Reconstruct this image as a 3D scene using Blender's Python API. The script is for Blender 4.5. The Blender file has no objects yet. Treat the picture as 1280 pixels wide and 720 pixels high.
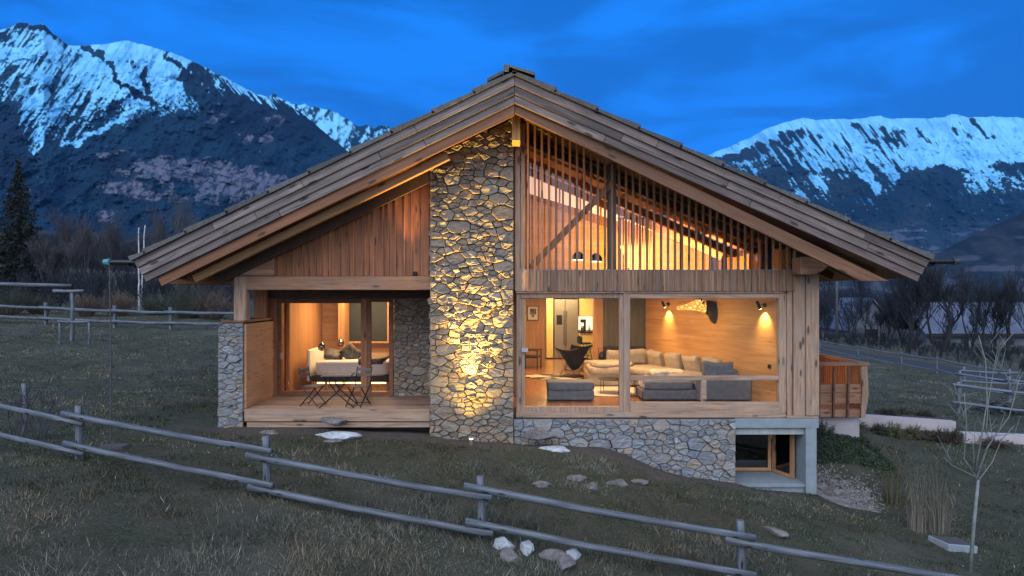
import bpy, bmesh, math, random
import numpy as np
from mathutils import Vector, Matrix
R = math.radians
C = bpy.context.scene.collection
scene = bpy.context.scene

# ------------------------------------------------------------------ camera
F, DIST, CH, HZ = 853.0, 15.23, 2.54, 368.0      # focal (px at 1280 wide), camera distance from facade, camera height over floor, horizon row
cam = bpy.data.cameras.new('camera'); camo = bpy.data.objects.new('camera', cam); C.objects.link(camo)
camo.location = (0, -DIST, CH); camo.rotation_euler = (R(90), 0, 0)
cam.sensor_width = 36; cam.lens = 36 * F / 1280; cam.shift_y = (HZ - 360) / 1280
cam.clip_start = 0.1; cam.clip_end = 60000
scene.camera = camo
# ------------------------------------------------------------------ world: dusk sky
SUN_EL, SUN_ROT = 1.5, 200.0
w = bpy.data.worlds.new('World'); scene.world = w; w.use_nodes = True
nt = w.node_tree; nt.nodes.clear()
def N(nt, t, **k):
    n = nt.nodes.new(t)
    for a, b in k.items():
        if a == 'inp':
            for i, v in b.items(): n.inputs[i].default_value = v
        else: setattr(n, a, b)
    return n
L = lambda nt, a, b: nt.links.new(a, b)
sky = N(nt, 'ShaderNodeTexSky', sky_type='NISHITA', sun_disc=False, sun_elevation=R(SUN_EL), sun_rotation=R(SUN_ROT), altitude=1200, air_density=1.2, dust_density=0.6, ozone_density=4.0)
tc = N(nt, 'ShaderNodeTexCoord'); sep = N(nt, 'ShaderNodeSeparateXYZ'); L(nt, tc.outputs['Generated'], sep.inputs[0])
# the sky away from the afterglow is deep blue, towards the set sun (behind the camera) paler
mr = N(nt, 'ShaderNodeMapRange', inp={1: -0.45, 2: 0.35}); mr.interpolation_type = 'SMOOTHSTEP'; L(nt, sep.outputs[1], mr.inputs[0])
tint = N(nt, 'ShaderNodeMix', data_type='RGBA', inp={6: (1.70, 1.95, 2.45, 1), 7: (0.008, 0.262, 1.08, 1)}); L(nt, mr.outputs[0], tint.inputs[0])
# thin cloud veils
mp = N(nt, 'ShaderNodeMapping', inp={3: (2.2, 2.2, 9.0)}); L(nt, tc.outputs['Generated'], mp.inputs[0])
ns = N(nt, 'ShaderNodeTexNoise', inp={2: 1.5, 3: 5.0, 4: 0.55, 8: 0.5}); L(nt, mp.outputs[0], ns.inputs['Vector'])
cr = N(nt, 'ShaderNodeMapRange', inp={1: 0.36, 2: 0.62, 3: 1.14, 4: 0.72}); cr.interpolation_type = 'SMOOTHSTEP'; L(nt, ns.outputs[0], cr.inputs[0])
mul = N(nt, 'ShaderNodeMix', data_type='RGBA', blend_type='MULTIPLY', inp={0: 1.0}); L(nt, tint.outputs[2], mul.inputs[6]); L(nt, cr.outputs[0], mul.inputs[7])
mixs = N(nt, 'ShaderNodeMix', data_type='RGBA', inp={0: 0.93}); 
scl = N(nt, 'ShaderNodeMix', data_type='RGBA', blend_type='MULTIPLY', inp={0: 1.0, 7: (0.35, 0.6, 1.0, 1)}); L(nt, sky.outputs[0], scl.inputs[6])
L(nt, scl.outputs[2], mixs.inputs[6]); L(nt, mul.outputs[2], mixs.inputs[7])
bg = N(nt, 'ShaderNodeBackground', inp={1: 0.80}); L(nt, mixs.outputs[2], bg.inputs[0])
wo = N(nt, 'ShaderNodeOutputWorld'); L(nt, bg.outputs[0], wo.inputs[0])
# ------------------------------------------------------------------ sun (afterglow, very soft)
sl = bpy.data.lights.new('sun', 'SUN'); so = bpy.data.objects.new('sun', sl); C.objects.link(so)
sl.energy = 1.3; sl.angle = R(40); sl.color = (0.86, 0.91, 1.0)
so.rotation_euler = (R(52), 0, R(-20))
# ------------------------------------------------------------------ exposure
vs = scene.view_settings; vs.view_transform = 'Standard'; vs.look = 'None'; vs.gamma = 1; vs.use_curve_mapping = False; vs.exposure = 0.10
scene.cycles.max_bounces = 8; scene.cycles.transparent_max_bounces = 16; scene.cycles.sample_clamp_indirect = 4.0
scene.cycles.use_denoising = True

# ------------------------------------------------------------------ pixel helpers (row/column of the photo at a chosen real depth)
def at(px, py, Y):
    s = (Y + DIST) / F
    return Vector(((px - 640) * s, Y, CH + (HZ - py) * s))
def X(px, Y=0.0): return (px - 640) * (Y + DIST) / F
def Z(py, Y=0.0): return CH + (HZ - py) * (Y + DIST) / F

# ------------------------------------------------------------------ object helpers
def tag(o, label=None, cat=None, group=None, kind=None):
    if label: o['label'] = label
    if cat: o['category'] = cat
    if group: o['group'] = group
    if kind: o['kind'] = kind
    return o
def empty(name, loc=(0, 0, 0), rz=0.0, label=None, cat=None, group=None, kind=None):
    o = bpy.data.objects.new(name, None); C.objects.link(o); o.location = loc; o.rotation_euler = (0, 0, rz)
    return tag(o, label, cat, group, kind)
def copy_tree(o, parent=None, loc=None, rz=None, label=None):
    c = o.copy(); C.objects.link(c)
    if parent: c.parent = parent
    if loc is not None: c.location = loc
    if rz is not None: c.rotation_euler = (0, 0, rz)
    if label: c['label'] = label
    for ch in [x for x in bpy.data.objects if x.parent == o]: copy_tree(ch, c)
    return c

class MB:
    def __init__(s): s.v = []; s.f = []
    def add(s, vs, fs):
        b = len(s.v); s.v += [tuple(p) for p in vs]; s.f += [tuple(i + b for i in f) for f in fs]; return s
    def box(s, x0, x1, y0, y1, z0, z1, M=None):
        x0, x1 = sorted((x0, x1)); y0, y1 = sorted((y0, y1)); z0, z1 = sorted((z0, z1))
        v = [Vector((x, y, z)) for x in (x0, x1) for y in (y0, y1) for z in (z0, z1)]
        if M is not None: v = [M @ p for p in v]
        return s.add(v, [(0, 1, 3, 2), (4, 6, 7, 5), (0, 4, 5, 1), (2, 3, 7, 6), (0, 2, 6, 4), (1, 5, 7, 3)])
    def pbox(s, px0, px1, py0, py1, Y0, Y1):          # a box whose front face covers the given rows and columns at depth Y0
        return s.box(X(px0, Y0), X(px1, Y0), Y0, Y1, Z(py1, Y0), Z(py0, Y0))
    def prism(s, poly, y0, y1):                        # polygon in x,z extruded along y
        a = sum(poly[i][0] * poly[(i + 1) % len(poly)][1] - poly[(i + 1) % len(poly)][0] * poly[i][1] for i in range(len(poly)))
        if a < 0: poly = poly[::-1]
        n = len(poly); v = [(p[0], y0, p[1]) for p in poly] + [(p[0], y1, p[1]) for p in poly]
        return s.add(v, [tuple(range(n)), tuple(range(2 * n - 1, n - 1, -1))] + [(i, i + n, (i + 1) % n + n, (i + 1) % n) for i in range(n)])
    def beam(s, a, b, w, h, up=(0, 0, 1)):             # box from a to b
        a = Vector(a); b = Vector(b); d = (b - a); l = d.length; d.normalize()
        u = Vector(up); sd = d.cross(u)
        if sd.length < 1e-4: sd = Vector((1, 0, 0))
        sd.normalize(); u = sd.cross(d)
        M = Matrix.Translation(a) @ Matrix((d, sd, u)).transposed().to_4x4()
        return s.box(0, l, -w / 2, w / 2, -h / 2, h / 2, M)
    def tube(s, pts, rad, n=8, cap=True):
        pts = [Vector(p) for p in pts]
        if not hasattr(rad, '__len__'): rad = [rad] * len(pts)
        b = len(s.v); m = len(pts); ref = None
        for i, p in enumerate(pts):
            d = (pts[min(i + 1, m - 1)] - pts[max(i - 1, 0)]).normalized()
            if ref is None: ref = Vector((0, 0, 1)) if abs(d.z) < 0.9 else Vector((1, 0, 0))
            u = d.cross(ref).normalized(); w_ = u.cross(d).normalized(); ref = w_
            for k in range(n):
                a = 2 * math.pi * k / n; s.v.append(tuple(p + (u * math.cos(a) + w_ * math.sin(a)) * rad[i]))
        for i in range(m - 1):
            for k in range(n):
                k2 = (k + 1) % n; s.f.append((b + i * n + k, b + (i + 1) * n + k, b + (i + 1) * n + k2, b + i * n + k2))
        if cap: s.f.append(tuple(b + k for k in range(n))); s.f.append(tuple(b + (m - 1) * n + k for k in range(n - 1, -1, -1)))
        return s
    def lathe(s, prof, c=(0, 0, 0), n=20, sx=1, sy=1):
        b = len(s.v)
        for r, z in prof:
            for k in range(n):
                a = 2 * math.pi * k / n; s.v.append((c[0] + r * sx * math.cos(a), c[1] + r * sy * math.sin(a), c[2] + z))
        for i in range(len(prof) - 1):
            for k in range(n):
                k2 = (k + 1) % n; s.f.append((b + i * n + k, b + i * n + k2, b + (i + 1) * n + k2, b + (i + 1) * n + k))
        s.f.append(tuple(b + k for k in range(n - 1, -1, -1))); s.f.append(tuple(b + (len(prof) - 1) * n + k for k in range(n)))
        return s
    def cushion(s, c, size, M=None, n=14, e=0.42, puff=0.0, seed=0):   # soft rounded block, superellipsoid
        rr = random.Random(seed); ph = [rr.uniform(0, 6) for _ in range(6)]; b = len(s.v); m = n
        def sg(v, p): return math.copysign(abs(v) ** p, v)
        for i in range(m + 1):
            la = -math.pi / 2 + math.pi * i / m
            for k in range(2 * n):
                lo = math.pi * k / n
                x = sg(math.cos(la), e) * sg(math.cos(lo), e); y = sg(math.cos(la), e) * sg(math.sin(lo), e); z = sg(math.sin(la), e)
                q = 1 + puff * (math.sin(3.1 * x + ph[0]) * math.sin(2.7 * y + ph[1]) + .5 * math.sin(6 * x + 5 * z + ph[2]) * math.sin(5 * y + ph[3]))
                p = Vector((x * size[0] / 2 * q, y * size[1] / 2 * q, z * size[2] / 2 * q))
                if M is not None: p = M @ p
                s.v.append(tuple(p + Vector(c)))
        for i in range(m):
            for k in range(2 * n):
                k2 = (k + 1) % (2 * n); s.f.append((b + i * 2 * n + k, b + i * 2 * n + k2, b + (i + 1) * 2 * n + k2, b + (i + 1) * 2 * n + k))
        return s
    def pillow(s, size, seed=0, n=18):
        s.cushion((0, 0, 0), size, n=n, e=.40, puff=.05, seed=seed); rr = random.Random(seed); c0 = rr.uniform(-.12, .12) * size[2]; hx, hz_ = size[0] / 2, size[2] / 2
        out = []
        for x, y, z in s.v:
            u, v = min(1, abs(x / hx)), min(1, abs(z / hz_)); x2 = x * (1 - .09 * (1 - v * v)); z2 = z * (1 - .12 * (1 - u * u))
            y2 = y * (1 - .55 * math.exp(-((z - c0 - .03 * math.sin(9 * x + seed)) / (.05)) ** 2) * (1 - u ** 4)) * (1 - .35 * max(u, v) ** 3); z2 += .02 * math.sin(7 * x + seed * 2); out.append((x2, y2, z2))
        s.v = out; return s
    def build(s, name, mat, parent=None, smooth=False, bevel=0, wpos=False, col=None):
        me = bpy.data.meshes.new(name); me.from_pydata(s.v, [], s.f); me.update()
        o = bpy.data.objects.new(name, me); C.objects.link(o)
        if mat: me.materials.append(mat)
        if smooth: me.polygons.foreach_set('use_smooth', [True] * len(me.polygons))
        if parent:
            o.parent = parent
        if bevel:
            m = o.modifiers.new('b', 'BEVEL'); m.width = bevel; m.segments = 1; m.limit_method = 'ANGLE'; m.angle_limit = R(40)
        return o
def big_mesh(name, V, Fc, mat, col=None, smooth=False, parent=None):
    """numpy verts (n,3), faces (m,k)"""
    me = bpy.data.meshes.new(name); k = Fc.shape[1]
    me.vertices.add(len(V)); me.vertices.foreach_set('co', V.astype(np.float32).ravel())
    me.loops.add(Fc.size); me.loops.foreach_set('vertex_index', Fc.astype(np.int32).ravel())
    me.polygons.add(len(Fc)); me.polygons.foreach_set('loop_start', np.arange(0, Fc.size, k, dtype=np.int32)); me.polygons.foreach_set('loop_total', np.full(len(Fc), k, dtype=np.int32))
    if smooth: me.polygons.foreach_set('use_smooth', np.ones(len(Fc), dtype=bool))
    me.update(calc_edges=True); me.validate()
    if col is not None:
        a = me.color_attributes.new('Col', 'FLOAT_COLOR', 'POINT'); c = np.ones((len(V), 4), np.float32); c[:, :3] = col; a.data.foreach_set('color', c.ravel())
    o = bpy.data.objects.new(name, me); C.objects.link(o); me.materials.append(mat)
    if parent: o.parent = parent
    return o
def local(o_list, root):    # meshes written in world coordinates keep their place under a moved root
    for o in o_list: o.matrix_parent_inverse = root.matrix_basis.inverted()

# ------------------------------------------------------------------ numpy noise
def _h(ix, iy, s): 
    v = np.sin(ix * 127.1 + iy * 311.7 + s * 74.7) * 43758.5453
    return v - np.floor(v)
def vn(x, y, s=0):
    ix = np.floor(x); iy = np.floor(y); fx = x - ix; fy = y - iy
    fx = fx * fx * (3 - 2 * fx); fy = fy * fy * (3 - 2 * fy)
    return (_h(ix, iy, s) * (1 - fx) + _h(ix + 1, iy, s) * fx) * (1 - fy) + (_h(ix, iy + 1, s) * (1 - fx) + _h(ix + 1, iy + 1, s) * fx) * fy
def fbm(x, y, s=0, o=5, g=0.5):
    t = 0; a = 1; n = 0
    for i in range(o): t = t + a * vn(x * 2 ** i + i * 17.3, y * 2 ** i - i * 9.1, s + i); n += a; a *= g
    return t / n
def ridged(x, y, s=0, o=5, g=0.5):
    t = 0; a = 1; n = 0
    for i in range(o): t = t + a * (1 - np.abs(2 * vn(x * 2 ** i + i * 17.3, y * 2 ** i - i * 9.1, s + i) - 1)); n += a; a *= g
    return t / n
def sst(a, b, x): t = np.clip((x - a) / (b - a), 0, 1); return t * t * (3 - 2 * t)

# ------------------------------------------------------------------ materials
MATS = {}
def newmat(name):
    m = bpy.data.materials.new(name); m.use_nodes = True; nt = m.node_tree; nt.nodes.clear()
    out = N(nt, 'ShaderNodeOutputMaterial'); bs = N(nt, 'ShaderNodeBsdfPrincipled'); L(nt, bs.outputs[0], out.inputs[0]); return m, nt, bs, out
def ramp(nt, src, stops):
    r = N(nt, 'ShaderNodeValToRGB'); e = r.color_ramp.elements
    while len(e) < len(stops): e.new(0.5)
    for el, (p, c) in zip(e, stops): el.position = p; el.color = (*c, 1)
    L(nt, src, r.inputs[0]); return r.outputs[0]
def mixc(nt, f, a, b, mode='MIX'):
    m = N(nt, 'ShaderNodeMix', data_type='RGBA', blend_type=mode)
    for i, v in ((0, f), (6, a), (7, b)):
        if hasattr(v, 'links'): L(nt, v, m.inputs[i])
        else: m.inputs[i].default_value = v if i == 0 else ((*v, 1) if len(v) == 3 else v)
    return m.outputs[2]
def rng(nt, src, a, b, c, d):
    m = N(nt, 'ShaderNodeMapRange', inp={1: a, 2: b, 3: c, 4: d}); L(nt, src, m.inputs[0]); return m.outputs[0]
def noise(nt, vec, scale, det=4, rough=0.55, dist=0.0):
    n = N(nt, 'ShaderNodeTexNoise', inp={2: scale, 3: det, 4: rough, 8: dist}); L(nt, vec, n.inputs['Vector']); return n.outputs[0]
def bump(nt, bs, h, st=0.3, d=0.01):
    b = N(nt, 'ShaderNodeBump', inp={0: st, 1: d}); L(nt, h, b.inputs['Height']); L(nt, b.outputs[0], bs.inputs['Normal'])
def plain(name, c, rough=0.6, metal=0.0, var=0.15, sc=12.0, bmp=0.15, emis=None, es=0):
    m, nt, bs, out = newmat(name); t = N(nt, 'ShaderNodeTexCoord').outputs['Object']
    n = noise(nt, t, sc, 5, 0.6)
    bs.inputs['Base Color'].default_value = (*c, 1)
    L(nt, mixc(nt, rng(nt, n, 0.3, 0.7, 0, 1), tuple(x * (1 - var) for x in c), tuple(min(1, x * (1 + var)) for x in c)), bs.inputs['Base Color'])
    bs.inputs['Roughness'].default_value = rough; bs.inputs['Metallic'].default_value = metal
    if bmp: bump(nt, bs, n, bmp, 0.01)
    if emis: bs.inputs['Emission Color'].default_value = (*emis, 1); bs.inputs['Emission Strength'].default_value = es
    return m
def wood(name, dark, mid, light, ang=0.0, axis='X', rough=0.65, gs=1.0, knots=1.0, plank=0, var=0.35, weather=0.0, coat=0, crack=0.0, ks=(1.5, 5), cs=26):
    """axis: direction of the grain in object space; ang: rotation about Y for sloping boards; plank: board width along the other axis"""
    m, nt, bs, out = newmat(name); t = N(nt, 'ShaderNodeTexCoord').outputs['Object']
    geo = N(nt, 'ShaderNodeNewGeometry'); rnd = geo.outputs['Random Per Island']
    mp = N(nt, 'ShaderNodeMapping', inp={2: (0, ang, 0)}); L(nt, t, mp.inputs[0])
    off = N(nt, 'ShaderNodeVectorMath', operation='SCALE'); off.inputs[0].default_value = (13.1, 7.7, 9.3); L(nt, rnd, off.inputs['Scale'])
    ad = N(nt, 'ShaderNodeVectorMath', operation='ADD'); L(nt, mp.outputs[0], ad.inputs[0]); L(nt, off.outputs[0], ad.inputs[1])
    v = ad.outputs[0]
    sc = {'X': (0.9, 14, 14), 'Y': (14, 0.9, 14), 'Z': (14, 14, 0.9)}[axis]
    m2 = N(nt, 'ShaderNodeMapping', inp={3: tuple(x * gs for x in sc)}); L(nt, v, m2.inputs[0])
    g = noise(nt, m2.outputs[0], 1.5, 6, 0.6, 0.4)
    sc2 = {'X': (0.35, 2.2, 2.2), 'Y': (2.2, 0.35, 2.2), 'Z': (2.2, 2.2, 0.35)}[axis]
    m3 = N(nt, 'ShaderNodeMapping', inp={3: sc2}); L(nt, v, m3.inputs[0]); big = noise(nt, m3.outputs[0], 1.6, 3, 0.5)
    col = ramp(nt, g, [(0.30, dark), (0.5, mid), (0.72, light)])
    col = mixc(nt, rng(nt, big, 0.35, 0.7, 0, 0.7), col, tuple(x * 0.72 for x in mid), 'MIX')
    # board to board variation
    rv = rng(nt, rnd, 0, 1, 1 - var, 1 + var * 0.6)
    col = mixc(nt, 1.0, col, rv, 'MULTIPLY') if False else col
    mm = N(nt, 'ShaderNodeVectorMath', operation='SCALE'); L(nt, col, mm.inputs[0]); L(nt, rv, mm.inputs['Scale']); col = mm.outputs[0]
    if knots:
        scs = {'X': (ks[0], ks[1], ks[1]), 'Y': (ks[1], ks[0], ks[1]), 'Z': (ks[1], ks[1], ks[0])}[axis]
        m4 = N(nt, 'ShaderNodeMapping', inp={3: scs}); L(nt, v, m4.inputs[0])
        vo = N(nt, 'ShaderNodeTexVoronoi', inp={2: 1.25, 8: 1.0}); L(nt, m4.outputs[0], vo.inputs['Vector'])
        k = rng(nt, vo.outputs['Distance'], 0.13, 0.24, min(1, 0.9 * knots), 0.0); vs_ = N(nt, 'ShaderNodeSeparateXYZ'); L(nt, vo.outputs['Color'], vs_.inputs[0]); kk = N(nt, 'ShaderNodeMath', operation='MULTIPLY'); L(nt, k, kk.inputs[0]); L(nt, rng(nt, vs_.outputs[0], .42, .5, 0, 1), kk.inputs[1]); k = kk.outputs[0]
        col = mixc(nt, k, col, tuple(x * 0.25 for x in dark))
    if crack:
        sc5 = {'X': (0.9, cs, cs), 'Y': (cs, 0.9, cs), 'Z': (cs, cs, 0.9)}[axis]
        m5 = N(nt, 'ShaderNodeMapping', inp={3: sc5}); L(nt, v, m5.inputs[0]); col = mixc(nt, rng(nt, noise(nt, m5.outputs[0], 1.0, 4, .6, .3), 0.60, 0.66, 0, crack), col, tuple(x * 0.25 for x in dark))
    if weather:
        wn = noise(nt, t, 2.3, 5, 0.6); col = mixc(nt, rng(nt, wn, 0.45, 0.7, 0, weather), col, (0.16, 0.17, 0.19))
    if plank:
        sx = N(nt, 'ShaderNodeSeparateXYZ'); L(nt, mp.outputs[0], sx.inputs[0])
        comp = {'X': 2, 'Y': 0, 'Z': 0}[axis]
        dv = N(nt, 'ShaderNodeMath', operation='DIVIDE', inp={1: plank}); L(nt, sx.outputs[comp], dv.inputs[0])
        fr = N(nt, 'ShaderNodeMath', operation='FRACT'); L(nt, dv.outputs[0], fr.inputs[0])
        fl = N(nt, 'ShaderNodeMath', operation='FLOOR'); L(nt, dv.outputs[0], fl.inputs[0])
        wn2 = N(nt, 'ShaderNodeTexWhiteNoise', noise_dimensions='1D'); L(nt, fl.outputs[0], wn2.inputs['W'])
        sc3 = N(nt, 'ShaderNodeVectorMath', operation='SCALE'); L(nt, col, sc3.inputs[0]); L(nt, rng(nt, wn2.outputs[0], 0, 1, 1 - var, 1 + var * .5), sc3.inputs['Scale'])
        gp = rng(nt, fr.outputs[0], 0.0, 0.035, 0.55, 0.0)
        col = mixc(nt, gp, sc3.outputs[0], tuple(x * 0.3 for x in dark))
    L(nt, col, bs.inputs['Base Color']); bs.inputs['Roughness'].default_value = rough
    if coat: bs.inputs['Coat Weight'].default_value = coat; bs.inputs['Coat Roughness'].default_value = 0.25
    bump(nt, bs, g, 0.35, 0.006)
    return m
TL, TR = math.atan(0.485), math.atan(0.443)
GREYL = wood('weathered_larch_left', (0.050, 0.040, 0.038), (0.155, 0.121, 0.113), (0.277, 0.216, 0.202), ang=TL, var=0.4, crack=0.8)
GREYR = wood('weathered_larch_right', (0.046, 0.035, 0.032), (0.143, 0.106, 0.096), (0.260, 0.196, 0.177), ang=-TR, var=0.4, crack=0.8)
BARGEL = wood('brown_larch_left', (0.088, 0.034, 0.014), (0.175, 0.068, 0.028), (0.245, 0.101, 0.045), ang=TL)
BARGER = wood('brown_larch_right', (0.072, 0.030, 0.013), (0.138, 0.059, 0.027), (0.191, 0.089, 0.044), ang=-TR)
BEAMX = wood('larch_beam', (0.129, 0.059, 0.029), (0.274, 0.135, 0.069), (0.380, 0.202, 0.106), axis='X', weather=0.25, crack=0.35)
BEAMZ = wood('larch_post', (0.152, 0.087, 0.056), (0.319, 0.203, 0.132), (0.426, 0.287, 0.198), axis='Z', weather=0.3, crack=0.35)
FRAMEW = wood('larch_frame', (0.152, 0.087, 0.056), (0.319, 0.203, 0.132), (0.426, 0.287, 0.198), axis='X', weather=0.3, crack=0.35)
PLANKZ = wood('larch_plank', (0.125, 0.044, 0.017), (0.288, 0.105, 0.041), (0.414, 0.159, 0.065), axis='Z', var=0.3)
SLAT = wood('larch_slat', (0.125, 0.055, 0.026), (0.282, 0.131, 0.067), (0.392, 0.198, 0.106), axis='Z', var=0.35)
DARKW = wood('dark_soffit', (0.03, 0.016, 0.009), (0.07, 0.035, 0.02), (0.11, 0.055, 0.03), axis='Y', knots=0.3)
DECKW = wood('deck_board', (0.122, 0.070, 0.046), (0.258, 0.154, 0.102), (0.350, 0.224, 0.152), axis='X', weather=0.3)
INWX = wood('interior_larch', (0.36, 0.20, 0.10), (0.52, 0.31, 0.155), (0.62, 0.39, 0.21), axis='X', plank=0.42, var=0.10, gs=0.6, knots=0.25, rough=0.5)
INWZ = wood('interior_larch_upright', (0.34, 0.17, 0.075), (0.47, 0.24, 0.105), (0.56, 0.31, 0.15), axis='Z', plank=0.6, var=0.10, gs=0.6, knots=0.2, rough=0.5)
INWY = wood('interior_larch_ceiling', (0.22, 0.085, 0.028), (0.33, 0.13, 0.045), (0.42, 0.18, 0.07), axis='Y', var=0.2, knots=0.3)
FLOORW = wood('living_floor', (0.22, 0.09, 0.035), (0.33, 0.145, 0.06), (0.42, 0.20, 0.09), axis='Y', plank=0.22, var=0.18, knots=0.2, rough=0.22)
LOG = wood('weathered_log', (0.020, 0.022, 0.026), (0.085, 0.098, 0.115), (0.21, 0.235, 0.27), axis='X', var=0.35, knots=1.1, gs=0.9, crack=0.95, ks=(2.6, 9), cs=16)
LOGP = wood('pale_weathered_rail', (0.06, 0.07, 0.088), (0.125, 0.145, 0.18), (0.19, 0.22, 0.265), axis='X', var=0.2)
LOGZ = wood('weathered_fence_post', (0.10, 0.10, 0.105), (0.23, 0.225, 0.23), (0.38, 0.37, 0.375), axis='Z', var=0.3)
BLACK = plain('black_metal', (0.012, 0.011, 0.012), 0.45, 0.3, bmp=0)
BLACKF = plain('black_leather', (0.015, 0.014, 0.014), 0.5, bmp=0.1)
SHINGLE = wood('roof_shingle', (0.032, 0.032, 0.034), (0.072, 0.070, 0.070), (0.120, 0.116, 0.116), axis='Y', var=0.4, knots=0)
CONC = plain('board_marked_concrete', (0.20, 0.235, 0.265), 0.8, var=0.12, sc=5, bmp=0.2)
CONCL = plain('pale_concrete', (0.36, 0.32, 0.33), 0.85, var=0.12, sc=2, bmp=0.2)
STEEL = plain('brushed_steel', (0.42, 0.38, 0.34), 0.35, 0.85, var=0.05, sc=3, bmp=0)
GREYF = plain('grey_fabric', (0.13, 0.14, 0.155), 0.9, var=0.2, sc=9, bmp=0.6)
BEIGEF = plain('beige_fabric', (0.36, 0.30, 0.235), 0.92, var=0.2, sc=7, bmp=1.0)
WHITEF = plain('white_linen', (0.62, 0.60, 0.57), 0.9, var=0.08, sc=14, bmp=0.3)
MORTAR = plain('dark_mortar', (0.06, 0.055, 0.05), 0.95, var=0.3, sc=20, bmp=0.4)
def stone_mat(name='rubble_stone', hue=(1, 1, 1), tan=.7):
    m, nt, bs, out = newmat(name); t = N(nt, 'ShaderNodeTexCoord').outputs['Object']
    rnd = N(nt, 'ShaderNodeNewGeometry').outputs['Random Per Island']
    base = ramp(nt, rnd, [(0.0, (0.122, 0.137, 0.158)), (0.18, (0.180, 0.194, 0.209)), (0.34, (0.238, 0.238, 0.238)), (0.48, (0.151, 0.169, 0.194)), (0.62, (0.259, 0.238, 0.216)), (0.76, (0.202, 0.205, 0.212)), (0.88, (0.302, 0.223, 0.151)), (0.94, (0.374, 0.374, 0.374)), (1.0, (0.173, 0.187, 0.216))])
    off = N(nt, 'ShaderNodeVectorMath', operation='SCALE'); off.inputs[0].default_value = (31, 17, 23); L(nt, rnd, off.inputs['Scale'])
    ad = N(nt, 'ShaderNodeVectorMath', operation='ADD'); L(nt, t, ad.inputs[0]); L(nt, off.outputs[0], ad.inputs[1])
    n1 = noise(nt, ad.outputs[0], 3.5, 6, 0.65, 0.5); n2 = noise(nt, ad.outputs[0], 22, 6, 0.7)
    st = N(nt, 'ShaderNodeMapping', inp={3: (1.5, 1.5, 9)}); L(nt, ad.outputs[0], st.inputs[0]); n3 = noise(nt, st.outputs[0], 2.0, 5, 0.6, 0.6)
    col = mixc(nt, rng(nt, n1, 0.4, 0.66, 0, tan), base, (0.27, 0.205, 0.145))
    col = mixc(nt, rng(nt, n3, 0.52, 0.72, 0, 0.55), col, (0.34, 0.34, 0.34))
    col = mixc(nt, rng(nt, n2, 0.52, 0.75, 0, 0.55), col, (0.08, 0.08, 0.09))
    hm_ = N(nt, 'ShaderNodeVectorMath', operation='MULTIPLY'); hm_.inputs[1].default_value = hue; L(nt, col, hm_.inputs[0]); col = hm_.outputs[0]
    L(nt, col, bs.inputs['Base Color']); bs.inputs['Roughness'].default_value = 0.82
    ma = N(nt, 'ShaderNodeMath', operation='ADD'); L(nt, n2, ma.inputs[0]); L(nt, n3, ma.inputs[1])
    bump(nt, bs, ma.outputs[0], 0.9, 0.035); return m
STONE = stone_mat(hue=(.98, 1.05, 1.14)); STONEP = stone_mat('tan_rubble_stone', (1.06, .93, .78), .95)
def rock_mat(name, c1, c2):
    m, nt, bs, out = newmat(name); t = N(nt, 'ShaderNodeTexCoord').outputs['Object']
    n1 = noise(nt, t, 5, 6, 0.65, 0.5); L(nt, mixc(nt, rng(nt, n1, 0.35, 0.65, 0, 1), c1, c2), bs.inputs['Base Color']); bs.inputs['Roughness'].default_value = 0.85
    bump(nt, bs, noise(nt, t, 12, 7, 0.7), 0.8, 0.03); return m
ROCKW = rock_mat('pale_rock', (0.24, 0.26, 0.28), (0.46, 0.50, 0.54))
ROCKB = rock_mat('brown_rock', (0.09, 0.08, 0.078), (0.20, 0.185, 0.18))
def glass_mat(name, refl=0.06, tintc=(1, 1, 1)):
    m = bpy.data.materials.new(name); m.use_nodes = True; nt = m.node_tree; nt.nodes.clear()
    out = N(nt, 'ShaderNodeOutputMaterial'); tr = N(nt, 'ShaderNodeBsdfTransparent', inp={0: (*tintc, 1)}); gl = N(nt, 'ShaderNodeBsdfGlossy', inp={1: 0.0})
    gl.inputs['Roughness'].default_value = 0.02
    lw = N(nt, 'ShaderNodeLayerWeight', inp={0: 0.35}); mx = N(nt, 'ShaderNodeMixShader')
    L(nt, rng(nt, lw.outputs['Fresnel'], 0, 1, refl, 0.6), mx.inputs[0]); L(nt, tr.outputs[0], mx.inputs[1]); L(nt, gl.outputs[0], mx.inputs[2]); L(nt, mx.outputs[0], out.inputs[0]); return m
GLASS = glass_mat('window_glass', 0.03)
GLASSD = glass_mat('dark_glass', 0.10, (0.25, 0.27, 0.3))
def emit(name, c, s):
    m, nt, bs, out = newmat(name); bs.inputs['Base Color'].default_value = (*c, 1); bs.inputs['Emission Color'].default_value = (*c, 1); bs.inputs['Emission Strength'].default_value = s; return m
LAMPM = emit('lamp_glow', (1.0, 0.72, 0.30), 12)
def attr_mat(name, rough=0.95, bscale=None, bst=0.4, bd=0.05, detail=None):
    m, nt, bs, out = newmat(name); a = N(nt, 'ShaderNodeAttribute', attribute_name='Col'); L(nt, a.outputs['Color'], bs.inputs['Base Color']); bs.inputs['Roughness'].default_value = rough
    bs.inputs['Specular IOR Level'].default_value = 0.1
    return m
def area(name, loc, rot, size, power, col, parent=None, sy=None, spread=180):
    l = bpy.data.lights.new(name, 'AREA'); l.shape = 'RECTANGLE'; l.size = size; l.size_y = sy or size; l.energy = power; l.color = col; l.spread = R(spread)
    o = bpy.data.objects.new(name, l); C.objects.link(o); o.location = loc; o.rotation_euler = rot
    if parent: o.parent = parent
    return o
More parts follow.
